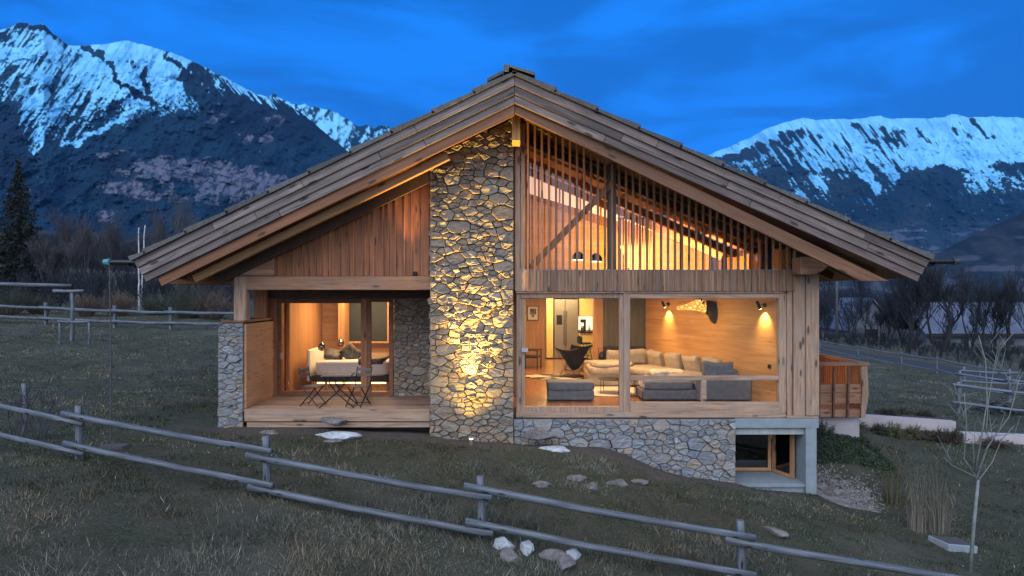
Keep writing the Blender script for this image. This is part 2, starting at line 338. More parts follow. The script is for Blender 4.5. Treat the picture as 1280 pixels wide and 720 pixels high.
def spot(name, loc, target, power, col, ang=60, blend=0.8, rad=0.03, parent=None):
    l = bpy.data.lights.new(name, 'SPOT'); l.energy = power; l.color = col; l.spot_size = R(ang); l.spot_blend = blend; l.shadow_soft_size = rad
    o = bpy.data.objects.new(name, l); C.objects.link(o); o.location = loc
    o.rotation_euler = (Vector(target) - Vector(loc)).to_track_quat('-Z', 'Y').to_euler()
    if parent: o.parent = parent
    return o
def point(name, loc, power, col, rad=0.08, parent=None):
    l = bpy.data.lights.new(name, 'POINT'); l.energy = power; l.color = col; l.shadow_soft_size = rad
    o = bpy.data.objects.new(name, l); C.objects.link(o); o.location = loc
    if parent: o.parent = parent
    return o
HAZE_D = 0.00002
WARM = (1.0, 0.56, 0.20); WARML = (1.0, 0.63, 0.29); WARM2 = (1.0, 0.68, 0.22)
# ================================================================== TERRAIN
def gp(px, py, Y): p = at(px, py, Y); return (p.x, p.y, p.z)
GP = [gp(275, 533, 0), gp(540, 545, -.1), gp(642, 551, -.1), gp(760, 561, -.1), gp(840, 590, -.1), gp(917, 606, -.1), gp(1015, 617, -.1),
      gp(98, 573, -3.5), gp(332, 620, -4.95), gp(600, 675, -5.6), gp(925, 728, -5.85),
      (-7.2, -7.9, -.6), (-3.5, -7.4, -.85), (-.4, -6.9, -1.15), (4, -6.5, -1.75), (9.2, -3.0, -2.5), (9, -7, -3.0), (0, -15, -2.6), (-12, -14, -2), (12, -14, -4.5),
      (-14.5, 7.7, -.2), (-21, 18, .7), (-9, 20, .6), (-11, 2, -.35), (-13, -4, -.2), (-22, 5, .2), (-30, -5, .3), (-18, 30, 1.2), (-40, 30, 1.6),
      gp(1060, 545, 3.5), gp(1060, 632, -.1), gp(1110, 600, 1.3), gp(1030, 560, 2.3), gp(1200, 600, 1.8), gp(1280, 560, 4.0), gp(1200, 520, 7.5), gp(1100, 460, 32), gp(1280, 500, 16.7), gp(1190, 672, -1.5),
      gp(1083, 451, 37.6), gp(1126, 459, 32.8), gp(1174, 467, 28.8), gp(1222, 478, 24.8), gp(1037, 441, 44.8), gp(1200, 440, 52), (45, 30, -3.0), (60, 60, -4.2), (40, 75, -3.4), (30, 8, -2.6), (26, -6, -3.4),
      (5.5, .5, -2.05), (5.4, 1.4, -2.1), (6.4, 1.2, -2.1), (0, 6, -1.0), (0, 12, -.9), (0, 25, -.6), (2, 45, -.8), (-60, 60, 3.5), (-90, 110, 8), (-30, 100, 2.5), (0, 110, -1), (60, 110, -4), (100, 60, -5), (-70, 0, 2), (60, -20, -7), (-50, -40, -1), (0, -50, -6)]
GP = np.array(GP)
def phi(r): return r
_A = phi(np.sqrt(((GP[:, None, :2] - GP[None, :, :2]) ** 2).sum(-1) + .3)); n_ = len(GP)
_M = np.zeros((n_ + 3, n_ + 3)); _M[:n_, :n_] = _A; _M[:n_, n_] = 1; _M[:n_, n_ + 1:] = GP[:, :2]; _M[n_:, :n_] = _M[:n_, n_:].T
_W = np.linalg.solve(_M, np.concatenate([GP[:, 2], [0, 0, 0]]))
def ground_np(x, y):
    x = np.asarray(x, float); y = np.asarray(y, float); s = x.shape; x = x.ravel(); y = y.ravel()
    xc = np.clip(x, -110, 110); yc = np.clip(y, -50, 125)
    d = phi(np.sqrt((xc[:, None] - GP[None, :, 0]) ** 2 + (yc[:, None] - GP[None, :, 1]) ** 2 + .3))
    z = d @ _W[:n_] + _W[n_] + _W[n_ + 1] * xc + _W[n_ + 2] * yc
    r = np.hypot(x, y); k = sst(130, 500, r); z = z * (1 - k) - 6 * k
    nz = (fbm(x * .9, y * .9, 3, 4) - .5) * .16 + (fbm(x * 4, y * 4, 8, 3) - .5) * .05
    return (z + nz * (1 - sst(30, 60, r))).reshape(s)
def rg(px, py, lo=5.0, hi=80.0):      # where the line of sight through a photo pixel meets the ground
    y = np.linspace(lo, hi, 3000) - DIST; x = (px - 640) * (y + DIST) / F; z = CH + (HZ - py) * (y + DIST) / F; k = np.argmax(ground_np(x, y) >= z); return float(x[k]), float(y[k]), float(z[k])
def gz(x, y): return float(ground_np(np.array([x]), np.array([y]))[0])
def axis_(lo, hi, n, far, k=60):
    a = np.linspace(lo, hi, n); e = np.geomspace(0.3, far, k); return np.concatenate([(lo - e)[::-1], a, hi + e])
xs = axis_(-24, 30, 330, 7000); ys = axis_(-13, 22, 230, 9000)
GX, GY = np.meshgrid(xs, ys); GZ = ground_np(GX, GY)
nx, ny = len(xs), len(ys); idx = np.arange(nx * ny).reshape(ny, nx)
Fq = np.stack([idx[:-1, :-1], idx[:-1, 1:], idx[1:, 1:], idx[1:, :-1]], -1).reshape(-1, 4)
def ground_mat():
    m, nt, bs, out = newmat('winter_turf'); t = N(nt, 'ShaderNodeTexCoord').outputs['Object']
    n1 = noise(nt, t, 0.35, 5, 0.6, 0.4); n2 = noise(nt, t, 2.2, 6, 0.65, 0.3); n3 = noise(nt, t, 18, 6, 0.7); n4 = noise(nt, t, 90, 3, 0.7)
    c = ramp(nt, n3, [(0.30, (0.012, 0.015, 0.009)), (0.5, (0.032, 0.037, 0.023)), (0.72, (0.079, 0.076, 0.052))])
    c = mixc(nt, rng(nt, n2, 0.42, 0.62, 0, 0.85), c, (0.061, 0.054, 0.040))
    c = mixc(nt, rng(nt, n1, 0.5, 0.66, 0, 0.6), c, (0.086, 0.081, 0.065))
    sp = N(nt, 'ShaderNodeTexVoronoi', inp={2: 7.0, 8: 1.0}); L(nt, t, sp.inputs['Vector'])
    c = mixc(nt, rng(nt, sp.outputs['Distance'], 0.05, 0.10, 0.7, 0), c, (0.22, 0.22, 0.20))
    c = mixc(nt, rng(nt, n4, 0.35, 0.75, 0.0, 0.4), c, (0.12, 0.115, 0.09))
    at_ = N(nt, 'ShaderNodeAttribute', attribute_name='Col'); hs = N(nt, 'ShaderNodeVectorMath', operation='MULTIPLY'); hs.inputs[1].default_value = (1.36, 1.40, 1.36); L(nt, c, hs.inputs[0]); c = mixc(nt, at_.outputs['Fac'], hs.outputs[0], mixc(nt, rng(nt, n3, .3, .7, 0, 1), (.060, .050, .042), (.16, .14, .125)))
    L(nt, c, bs.inputs['Base Color']); bs.inputs['Roughness'].default_value = 0.95; bs.inputs['Specular IOR Level'].default_value = 0.1
    ma = N(nt, 'ShaderNodeMath', operation='ADD'); L(nt, n3, ma.inputs[0]); L(nt, n4, ma.inputs[1]); bump(nt, bs, ma.outputs[0], 0.8, 0.06); return m
TURF = ground_mat()
soil = np.clip(sst(-1.5, -.35, GY) * sst(.3, -.1, GY) * sst(-8, -6.5, GX) * sst(5.6, 4.2, GX) * 1.1 + np.exp(-(((GX - 2.6) / 1.3) ** 2 + ((GY + 1.5) / .7) ** 2)) * .8 + np.exp(-(((GX - 5.3) / 1.1) ** 2 + ((GY + 1.0) / .5) ** 2)) * .6, 0, 1)
soil = sst(.45, .75, soil + (fbm(GX * 2.2, GY * 2.2, 201, 4) - .5) * 1.1)
def soil_at(x, y):
    i = np.clip(np.searchsorted(xs, x), 0, nx - 1); j = np.clip(np.searchsorted(ys, y), 0, ny - 1); return soil[j, i]
tag(big_mesh('ground', np.stack([GX, GY, GZ], -1).reshape(-1, 3), Fq, TURF, col=np.repeat(soil.reshape(-1, 1), 3, 1), smooth=True), kind='structure')

def drape(name, pts_l, pts_r, mat, lift=0.02, n=60):      # strip between two polylines laid on the ground
    def res(p):
        p = np.array(p, float); t = np.linspace(0, len(p) - 1, n); i = np.clip(t.astype(int), 0, len(p) - 2); f = (t - i)[:, None]; return p[i] * (1 - f) + p[i + 1] * f
    a, b = res(pts_l), res(pts_r); m = 8; V = []
    for k in range(m + 1):
        q = a * (1 - k / m) + b * k / m; V.append(np.column_stack([q, ground_np(q[:, 0], q[:, 1]) + lift]))
    V = np.stack(V, 1).reshape(-1, 3); id_ = np.arange(n * (m + 1)).reshape(n, m + 1)
    Fc = np.stack([id_[:-1, :-1], id_[:-1, 1:], id_[1:, 1:], id_[1:, :-1]], -1).reshape(-1, 4)
    return tag(big_mesh(name, V, Fc, mat, smooth=True), kind='structure')
ASPH = plain('asphalt', (0.05, 0.052, 0.055), 0.9, var=0.2, sc=3, bmp=0.2)
ASPH.node_tree.nodes['Principled BSDF'].inputs['Specular IOR Level'].default_value = 0.05
drape('road', [(29.2, 10), (28.9, 30), (28.6, 50), (26, 80)], [(32, 10), (31.8, 30), (31.4, 50), (29.5, 80)], ASPH, 0.05)

# ================================================================== MOUNTAINS
MTN = attr_mat('mountain_surface')
def interp(tab, x): a = np.array(tab, float); return np.interp(x, a[:, 0], a[:, 1])
def seg(px, py, s):           # soft distance to line strokes
    m = np.zeros_like(px); wx = (fbm(px / 14, py / 14, 401, 4, .6) - .5) * 22; wy = (fbm(px / 14, py / 14, 411, 4, .6) - .5) * 16; px = px + wx; py = py + wy
    for x0, y0, x1, y1, wd, st in s:
        dx, dy = x1 - x0, y1 - y0; t = np.clip(((px - x0) * dx + (py - y0) * dy) / (dx * dx + dy * dy), 0, 1)
        d = np.hypot(px - x0 - t * dx, py - y0 - t * dy); m = np.maximum(m, st * np.clip(1.4 - d / wd, 0, 1))
    return m
def mountain(name, x0, x1, nxx, nyy, prof, jag, Dr, Db, base, colfn, relief, seed, label=None, pw=1.0, stretch=1.0):
    a = np.linspace(x0, x1, nxx); t = np.linspace(0, 1, nyy) ** 0.9
    A, T = np.meshgrid(a, t)
    rp = interp(prof, a) + (fbm(a / 9, a * 0, seed, 5, .6) - .5) * jag
    PY = rp[None, :] + (base - rp[None, :]) * T
    D = Dr + (Db - Dr) * T ** pw
    # spurs and gullies: relief pushes the surface towards or away from the viewer along the slope
    wA = A + PY * .55 * stretch + (fbm(A / 40, PY / 40, seed + 2, 4) - .5) * 60; rel = ridged(wA / 85, PY / 150, seed + 5, 6, .55) - .55 + .6 * (fbm(A / 16, PY / 13, seed + 9, 5, .6) - .5)
    fade = sst(0, .10, T) * (1 - .5 * T)
    D2 = D - relief * .75 * rel * fade
    s = D2 / F
    V = np.stack([(A - 640) * s, D2 - DIST, CH + (HZ - PY) * s], -1).reshape(-1, 3)
    id_ = np.arange(nxx * nyy).reshape(nyy, nxx); Fc = np.stack([id_[:-1, :-1], id_[1:, :-1], id_[1:, 1:], id_[:-1, 1:]], -1).reshape(-1, 4)
    # back slope so that the mountain is a body, not a sheet
    col = colfn(A, PY, T, rel).reshape(-1, 3)
    back = V[:nxx].copy(); nb = []
    for k in range(1, 7):
        b = back.copy(); b[:, 1] += Dr * 0.22 * k / 6; b[:, 2] = back[:, 2] * (1 - k / 6) ** 1.3 - 30 * k / 6; nb.append(b)
    nb = np.stack(nb).reshape(-1, 3); off = len(V); V = np.concatenate([V, nb]); col = np.concatenate([col, np.tile(col[:nxx], (6, 1))])
    rows = [np.arange(nxx)] + [off + k * nxx + np.arange(nxx) for k in range(6)]
    ff = [np.stack([rows[k][:-1], rows[k][1:], rows[k + 1][1:], rows[k + 1][:-1]], -1) for k in range(6)]
    Fc = np.concatenate([Fc] + ff)
    return tag(big_mesh(name, V, Fc, MTN, col=col, smooth=True), kind='structure')
SNOW = np.array([0.19, 0.53, 0.76]); SNOW_SHADE = np.array([0.06, 0.27, 0.50]); FOR = np.array([0.004, 0.014, 0.028]); FOR2 = np.array([0.006, 0.028, 0.050]); CLIFF = np.array([0.115, 0.118, 0.155]); BRN = np.array([0.010, 0.024, 0.036])  # both snow colours carry the blue dusk light, the darker one painted shade
def mixn(a, b, f): return a + (b - a) * f[..., None]
LPROF = [(-420, 110), (-100, 60), (0, 38), (25, 30), (66, 42), (85, 56), (140, 54), (155, 50), (205, 62), (240, 76), (280, 96), (320, 117), (345, 122), (430, 185), (900, 345)]
def rp0(A): return interp(LPROF, A)
def col_left(A, PY, T, rel):
    n = fbm(A / 22, PY / 14, 21, 5, .6); st = fbm((A * .8 + PY * .55) / 5, (PY * .8 - A * .5) / 40, 5, 4, .6); fine = fbm(A / 3.0, PY / 2.6, 33, 4, .7); big = fbm(A / 60, PY / 40, 77, 4)
    # streaks running down to the left (the spurs on the left) and to the right
    s1 = ridged((A * .8 + PY * 0.55) / 8 + 2 * vn(A / 30, PY / 30, 5), (-A * .6 + PY * .8) / 90, 9, 4, .55) * .8 + .1; s2 = fbm((A * .8 + PY * .55) / 2.4, (-A * .6 + PY * .8) / 24, 19, 3, .6)
    line = interp([(-200, 100), (0, 100), (18, 108), (30, 158), (45, 172), (60, 160), (100, 147), (150, 140), (185, 128), (215, 126), (240, 122), (262, 112), (300, 95), (340, 110), (420, 130)], A)
    s = np.minimum((line - PY) / 42, 1.0) + (n - .5) * 1.3 - (s1 - .56) * 2.5 * sst(200, 100, A) - (s2 - .5) * (2.6 * sst(150, 100, A) + .8) + .10 + 1.3 * sst(258, 280, A) * sst(.58, .7, fbm((A * .8 - PY * .6) / 3.0, (A * .6 + PY * .8) / 40, 23, 3, .6)) * sst(60, 25, PY - rp0(A)) + 0
    s = s + 1.1 * np.exp(-(((A - 175) / 42) ** 2 + ((PY - 85) / 34) ** 2)) + .8 * np.exp(-(((A - 212) / 18) ** 2 + ((PY - 95) / 34) ** 2))
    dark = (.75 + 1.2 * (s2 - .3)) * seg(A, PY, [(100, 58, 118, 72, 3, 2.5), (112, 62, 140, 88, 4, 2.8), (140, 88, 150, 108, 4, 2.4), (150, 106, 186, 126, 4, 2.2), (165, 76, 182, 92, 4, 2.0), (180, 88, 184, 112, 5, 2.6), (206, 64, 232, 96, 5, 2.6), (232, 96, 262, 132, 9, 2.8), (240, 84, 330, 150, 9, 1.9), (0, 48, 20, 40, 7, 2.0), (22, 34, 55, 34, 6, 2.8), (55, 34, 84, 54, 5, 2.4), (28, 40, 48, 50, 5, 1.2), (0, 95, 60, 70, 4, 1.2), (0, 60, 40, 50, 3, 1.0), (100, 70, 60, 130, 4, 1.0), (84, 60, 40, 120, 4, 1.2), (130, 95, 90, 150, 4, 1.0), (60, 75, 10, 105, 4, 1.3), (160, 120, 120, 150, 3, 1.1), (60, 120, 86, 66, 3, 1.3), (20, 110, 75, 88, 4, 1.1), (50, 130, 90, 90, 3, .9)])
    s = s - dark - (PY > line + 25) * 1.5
    s = s + seg(A, PY, [(80, 186, 118, 166, 3, 3.4), (118, 166, 182, 133, 3, 3.0), (255, 80, 330, 124, 1.5, 1.6), (262, 92, 275, 112, 3, 1.2), (56, 170, 40, 190, 3, 1.5)])
    m = sst(-.05, .42, s + (fine - .5) * (.7 + 2.4 * np.exp(-((line - PY) / 22) ** 2)))
    c = mixn(FOR, FOR2, sst(.35, .7, big)); c = mixn(c, BRN, .6 * sst(.5, .7, st) * sst(200, 280, A) * sst(200, 120, PY))
    # pale cliffs and scree half way up
    g = sum(np.exp(-(((A - x) / w_) ** 2 + ((PY - y) / h_) ** 2)) * k for x, y, w_, h_, k in [(190, 222, 60, 20, .6), (300, 240, 50, 22, .8), (215, 208, 38, 12, 1.3), (160, 236, 26, 9, 1.1), (260, 214, 30, 13, 1.2), (300, 226, 36, 16, 1.3), (185, 245, 24, 6, .8), (129, 268, 20, 8, 1.2), (160, 190, 14, 5, .7), (130, 194, 12, 5, .7), (275, 150, 24, 14, .7), (320, 172, 30, 10, .8), (230, 248, 20, 5, .6), (350, 230, 30, 14, 1.0), (345, 150, 18, 8, .6)])
    cn = fbm((A + PY * .5) / 11, PY / 8, 51, 5, .65)
    crk = ridged((A + PY * .7) / 10, (PY - A * .3) / 7, 58, 4, .6); cm = sst(.0, .14, (g - .5) * .5 + (cn - .5) * 1.5 - .02) * sst(.2, .45, g); c = mixn(c, CLIFF * 1.0, cm * (1 - .85 * sst(.66, .80, crk)) * (.45 + .75 * fbm(A / 5, PY / 4, 59, 3)))
    vil = (fbm(A / 1.3, PY / 1.1, 91, 1) > .965) & (PY > 180) & (T < .8); c[vil] = CLIFF * 1.3
    return mixn(c, mixn(SNOW, SNOW_SHADE, np.clip(sst(.4, .75, n) * .5 + sst(.45, .8, s2) * .6, 0, 1)), m)
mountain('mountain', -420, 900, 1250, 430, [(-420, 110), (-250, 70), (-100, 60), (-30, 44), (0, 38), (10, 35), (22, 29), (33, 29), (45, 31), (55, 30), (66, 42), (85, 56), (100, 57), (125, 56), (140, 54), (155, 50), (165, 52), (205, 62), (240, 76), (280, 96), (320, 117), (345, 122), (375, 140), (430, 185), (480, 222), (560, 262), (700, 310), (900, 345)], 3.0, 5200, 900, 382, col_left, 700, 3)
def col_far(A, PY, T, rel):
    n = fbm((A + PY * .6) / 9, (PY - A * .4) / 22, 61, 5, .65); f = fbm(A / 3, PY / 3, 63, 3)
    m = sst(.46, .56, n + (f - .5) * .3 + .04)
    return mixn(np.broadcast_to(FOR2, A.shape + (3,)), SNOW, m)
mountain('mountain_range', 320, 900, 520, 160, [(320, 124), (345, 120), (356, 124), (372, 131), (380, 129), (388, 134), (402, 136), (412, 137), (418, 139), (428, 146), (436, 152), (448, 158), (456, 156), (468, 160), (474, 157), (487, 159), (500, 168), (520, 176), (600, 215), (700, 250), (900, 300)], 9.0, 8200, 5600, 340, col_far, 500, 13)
def col_right(A, PY, T, rel):
    n = fbm(A / 26, PY / 13, 121, 5, .6); st = fbm((A - PY * .75) / 4.2, (PY + A * .6) / 34, 105, 4, .6); fine = fbm(A / 3, PY / 2.4, 133, 4, .7); big = fbm(A / 50, PY / 26, 177, 4)
    lline = interp([(700, 200), (890, 202), (930, 196), (960, 205), (1000, 236), (1040, 240), (1070, 225), (1100, 232), (1130, 212), (1180, 214), (1220, 232), (1260, 226), (1300, 232), (1500, 225)], A)
    s = np.minimum((lline - PY) / 34, 1.1) + (n - .5) * 2.6 + .15
    strk = sst(900, 960, A) * sst(1190, 1090, A) * sst(146, 172, PY)
    s = s + (st - .52) * (5.2 * strk + 2.4) - .75 * strk
    s = s - seg(A, PY, [(900, 200, 960, 182, 7, 1.6), (960, 178, 1010, 165, 6, 1.1), (960, 216, 1060, 216, 4, 1.3), (1040, 232, 1085, 236, 9, 2.2), (1130, 232, 1180, 214, 9, 2.2), (1165, 240, 1200, 228, 9, 1.8), (1215, 150, 1245, 178, 3, .8), (1065, 155, 1098, 180, 3.5, 1.3), (1105, 158, 1125, 182, 3.5, 1.0), (1140, 152, 1150, 175, 2.5, .8), (1190, 160, 1230, 182, 5, .8), (1255, 206, 1300, 215, 9, 1.6)])
    s = s + seg(A, PY, [(1080, 190, 1170, 196, 12, 1.2), (1180, 195, 1280, 190, 14, 1.1), (1020, 160, 1060, 178, 8, .7), (1085, 220, 1098, 238, 7, 2.4), (1022, 218, 1036, 236, 5, 1.8), (985, 224, 996, 238, 3, 1.2), (895, 192, 940, 176, 6, 2.0), (940, 172, 1000, 150, 7, 2.0), (1215, 220, 1230, 236, 3, 1.2), (1150, 234, 1190, 236, 2, .9)])
    m = sst(-.05, .40, s + (fine - .5) * (.8 + 2.2 * np.exp(-((lline - PY) / 20) ** 2))) * sst(258, 244, PY)
    c = mixn(FOR2 * .8, BRN * 1.2, sst(.48, .7, big)); low = sst(272, 300, PY); fld = fbm(A / 26, PY / 4.5, 211, 4, .55)
    c = mixn(c, np.array([.11, .115, .145]), low * sst(.52, .64, fld) * .9); c = mixn(c, np.array([.03, .06, .09]), low * .4)
    vil = (fbm(A / 1.4, PY / 1.0, 191, 1) > .955) & (PY > 255) & (fld > .45); c[vil] = np.array([.35, .42, .5])
    return mixn(c, mixn(SNOW, SNOW_SHADE, np.clip(sst(.42, .7, n) * .35 + sst(.48, .75, st) * .5, 0, 1)), m)
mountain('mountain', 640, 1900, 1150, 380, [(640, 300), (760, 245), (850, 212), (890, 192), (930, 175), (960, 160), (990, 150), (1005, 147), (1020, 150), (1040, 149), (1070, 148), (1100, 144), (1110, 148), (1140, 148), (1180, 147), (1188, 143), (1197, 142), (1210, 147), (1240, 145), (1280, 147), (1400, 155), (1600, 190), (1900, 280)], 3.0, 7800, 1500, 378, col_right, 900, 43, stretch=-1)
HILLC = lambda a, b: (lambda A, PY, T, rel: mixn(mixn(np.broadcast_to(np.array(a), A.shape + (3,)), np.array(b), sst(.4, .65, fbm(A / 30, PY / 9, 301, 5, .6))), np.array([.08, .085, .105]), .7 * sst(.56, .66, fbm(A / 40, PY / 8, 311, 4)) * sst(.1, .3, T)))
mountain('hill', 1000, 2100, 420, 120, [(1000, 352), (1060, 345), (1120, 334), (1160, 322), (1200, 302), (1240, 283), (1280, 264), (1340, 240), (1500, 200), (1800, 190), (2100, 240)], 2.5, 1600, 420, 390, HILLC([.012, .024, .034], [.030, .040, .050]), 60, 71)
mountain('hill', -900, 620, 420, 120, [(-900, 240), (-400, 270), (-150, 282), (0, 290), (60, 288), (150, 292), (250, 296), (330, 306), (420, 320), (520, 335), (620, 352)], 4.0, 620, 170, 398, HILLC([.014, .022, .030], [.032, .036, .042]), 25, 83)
# ================================================================== CHALET
house = empty('chalet', (0, 0, 0), label='larch and rubble stone chalet with broad gabled roof and glowing windows', cat='house')
def stones(poly, O, U, V_, Nn, rmin, rmax, seed, depth=0.07, gap=0.0022, squash=0.58, back=True):
    """rubble facing: irregular stones filling the convex 2-D polygon, laid out on plane O + u U + v V, standing proud along N"""
    rr = random.Random(seed); O, U, V_, Nn = map(Vector, (O, U, V_, Nn))
    us = [p[0] for p in poly]; vs_ = [p[1] for p in poly]; P = []; tries = 0; area_ = (max(us) - min(us)) * (max(vs_) - min(vs_))
    while tries < 14000 and len(P) < 1500:
        tries += 1; r = rmin + (rmax - rmin) * rr.random() ** 2.0
        u = rr.uniform(min(us), max(us)); v = rr.uniform(min(vs_), max(vs_))
        if all(((u - a) ** 2 + ((v - b) / squash) ** 2) > (.5 * (r + c)) ** 2 * 3.2 for a, b, c in P): P.append((u, v, r))
    a_ = sum(poly[i][0] * poly[(i + 1) % len(poly)][1] - poly[(i + 1) % len(poly)][0] * poly[i][1] for i in range(len(poly)))
    if a_ < 0: poly = poly[::-1]
    def clip(pg, nx_, ny_, c):      # keep nx*x+ny*y <= c
        out = []
        for i in range(len(pg)):
            p, q = pg[i], pg[(i + 1) % len(pg)]; dp = nx_ * p[0] + ny_ * p[1] - c; dq = nx_ * q[0] + ny_ * q[1] - c
            if dp <= 0: out.append(p)
            if dp * dq < 0: t = dp / (dp - dq); out.append((p[0] + t * (q[0] - p[0]), p[1] + t * (q[1] - p[1])))
        return out
    mb = MB()
    for i, (u, v, r) in enumerate(P):
        pg = list(poly)
        for (a, b, c) in sorted(P, key=lambda q: (q[0] - u) ** 2 + ((q[1] - v) / squash) ** 2)[1:22]:
            dx, dy = a - u, (b - v) / squash ** 2; w_ = .5 + .5 * (r - c) / (r + c) * .6
            mx, my = u + (a - u) * w_, v + (b - v) * w_; l = math.hypot(dx, dy); dx /= l; dy /= l
            pg = clip(pg, dx, dy, dx * mx + dy * my)
            if len(pg) < 3: break
        if len(pg) < 3: continue
        # shrink for the joint
        m = len(pg); q = list(pg)
        for k in range(m):
            p0, p1 = pg[k], pg[(k + 1) % m]; ex, ey = p1[0] - p0[0], p1[1] - p0[1]; l = math.hypot(ex, ey)
            if l < 1e-5: continue
            nx_, ny_ = ey / l, -ex / l; q = clip(q, nx_, ny_, nx_ * p0[0] + ny_ * p0[1] - gap * rr.uniform(.5, 1.5))
            if len(q) < 3: break
        if len(q) < 3: continue
        cx = sum(p[0] for p in q) / len(q); cy = sum(p[1] for p in q) / len(q)
        ring = []
        for k in range(len(q)):
            p0, p1 = q[k], q[(k + 1) % len(q)]; l = math.hypot(p1[0] - p0[0], p1[1] - p0[1])
            if l < .012: continue
            nn = max(1, int(l / .09))
            for j in range(nn):
                t = j / nn; jt = .010 if j else .018
                x_ = p0[0] + (p1[0] - p0[0]) * t; y_ = p0[1] + (p1[1] - p0[1]) * t
                if j == 0: x_ += (cx - x_) * rr.uniform(-.01, .035); y_ += (cy - y_) * rr.uniform(-.01, .035)
                k2 = rr.uniform(0, .028); x_ += (cx - x_) * k2; y_ += (cy - y_) * k2
                ring.append((x_, y_))
        if len(ring) < 3: continue
        h = depth * rr.uniform(.45, 1.15); tu, tv = rr.uniform(-.28, .28), rr.uniform(-.38, .22)
        W = lambda x_, y_, d: O + U * x_ + V_ * y_ + Nn * d
        hh = lambda x_, y_: max(.012, h + tu * (x_ - cx) + tv * (y_ - cy))
        nr = len(ring); vs2 = [W(x_, y_, -.03) for x_, y_ in ring]
        vs2 += [W(x_, y_, hh(x_, y_) * rr.uniform(.62, .8)) for x_, y_ in ring]
        e1 = .035; 
        def ins(x_, y_, d): 
            l = math.hypot(x_ - cx, y_ - cy) + 1e-6; f = max(0.25, 1 - d / l); return cx + (x_ - cx) * f, cy + (y_ - cy) * f
        for x_, y_ in ring:
            a, b = ins(x_, y_, rr.uniform(.006, .018)); vs2.append(W(a, b, hh(a, b) * rr.uniform(.93, 1.08)))
        for x_, y_ in ring:
            a, b = ins(x_, y_, .5 * math.hypot(x_ - cx, y_ - cy)); vs2.append(W(a, b, hh(a, b) + rr.uniform(-.018, .022)))
        vs2.append(W(cx, cy, h + rr.uniform(-.005, .02)))
        f = []
        for s_ in range(3):
            for k in range(nr): k2 = (k + 1) % nr; f.append((s_ * nr + k, s_ * nr + k2, (s_ + 1) * nr + k2, (s_ + 1) * nr + k))
        for k in range(nr): f.append((3 * nr + k, 3 * nr + (k + 1) % nr, 4 * nr))
        if U.cross(V_).dot(Nn) < 0: f = [t[::-1] for t in f]
        mb.add(vs2, f)
    return mb
# ---- roof geometry in x,z
YB = -1.30                                   # front plane of the gable boards
A0 = Vector((X(643, YB), Z(92, YB)))
def rp(side, s, o):
    th = TL if side < 0 else TR
    return (A0.x + side * s * math.cos(th) - side * o * math.sin(th), A0.y - s * math.sin(th) - o * math.cos(th))
def rpoly(side, s0, s1, o0, o1, apex0=False):
    th = TL if side < 0 else TR
    a = [rp(side, o0 * math.tan(th) if apex0 else s0, o0), rp(side, s1, o0), rp(side, s1, o1), rp(side, o1 * math.tan(th) if apex0 else s0, o1)]
    return a
SL, SR = 8.65, 9.28
YBACK = 12.6
def roof_z(x, o=0.0):
    th = TL if x < A0.x else TR; return A0.y - abs(x - A0.x) * math.tan(th) - o / math.cos(th)
roof = MB()
for side, S in ((-1, SL), (1, SR)): roof.prism(rpoly(side, 0, S - .12, .05, .50, True), YB + .10, YBACK)
roof = roof.build('roof', DARKW, house)
# gable boards: three weathered boards per side, each proud of the one below, butted from lengths
for side, S, mat in ((-1, SL, GREYL), (1, SR, GREYR)):
    rr = random.Random(5 + side); f = MB(); tm = (.545 if side < 0 else .545) 
    for i in range(3):
        o0 = .045 + i * .165; o1 = o0 + .158 + .012 * (i < 2); y0 = YB + .042 * i - .03; s = 0; first = True
        while s < S:
            e = min(S, s + rr.uniform(1.9, 3.6)); e = S if S - e < .9 else e
            f.prism(rpoly(side, s + .005, e, o0, o1, first), y0 + rr.uniform(-.006, .006), y0 + .07); s = e; first = False
    f.build('verge_boards', mat, roof, bevel=.010)
b = MB(); b.prism(rpoly(-1, 0, SL - .22, .535, .735, True), YB + .12, YB + .20); b.build('barge_board', BARGEL, roof, bevel=.006)
Yr = YB + .16
b = MB(); b.prism([(A0.x + .002, Z(126, Yr)), (A0.x + .002, Z(141, Yr)), (X(1077, Yr), Z(351.5, Yr)), (X(1112, Yr), Z(351.5, Yr))], Yr, Yr + .08); b.build('barge_board', BARGER, roof, bevel=.006)
# shingle courses
for side, S in ((-1, SL), (1, SR)):
    sh = MB(); rr = random.Random(7 + side); s = 0; k = 0
    while s < S:
        e = min(S + .03, s + .93); y = YB - .10; th = TL if side < 0 else TR
        lift = .035
        p = [rp(side, s - .04, -.012), rp(side, e, -.035 - .03), rp(side, e, .045), rp(side, s - .04, .04)]
        yy = y
        while yy < YBACK + .1:
            y2 = min(YBACK + .15, yy + rr.uniform(.14, .26)); dz = rr.uniform(-.008, .008)
            sh.prism([(a, c + dz * (1 if i < 2 else 0)) for i, (a, c) in enumerate(p)], yy + .003, y2); yy = y2 if y2 < YBACK + .1 else 99
        s = e; k += 1
    sh.build('shingle_courses', SHINGLE, roof)
r = MB(); r.prism([(A0.x - .22, A0.y + .01), (A0.x - .22, A0.y + .13), (A0.x - .17, A0.y + .15), (A0.x + .42, A0.y - .02), (A0.x + .42, A0.y - .07), (A0.x - .1, A0.y + .10), (A0.x - .12, A0.y)], YB - .14, YBACK + .1)
r.prism([(A0.x - .55, A0.y - .19), (A0.x - .55, A0.y - .13), (A0.x - .225, A0.y + .03), (A0.x - .225, A0.y - .03)], YB - .12, YBACK); r.build('ridge_cap', SHINGLE, roof, bevel=.004)
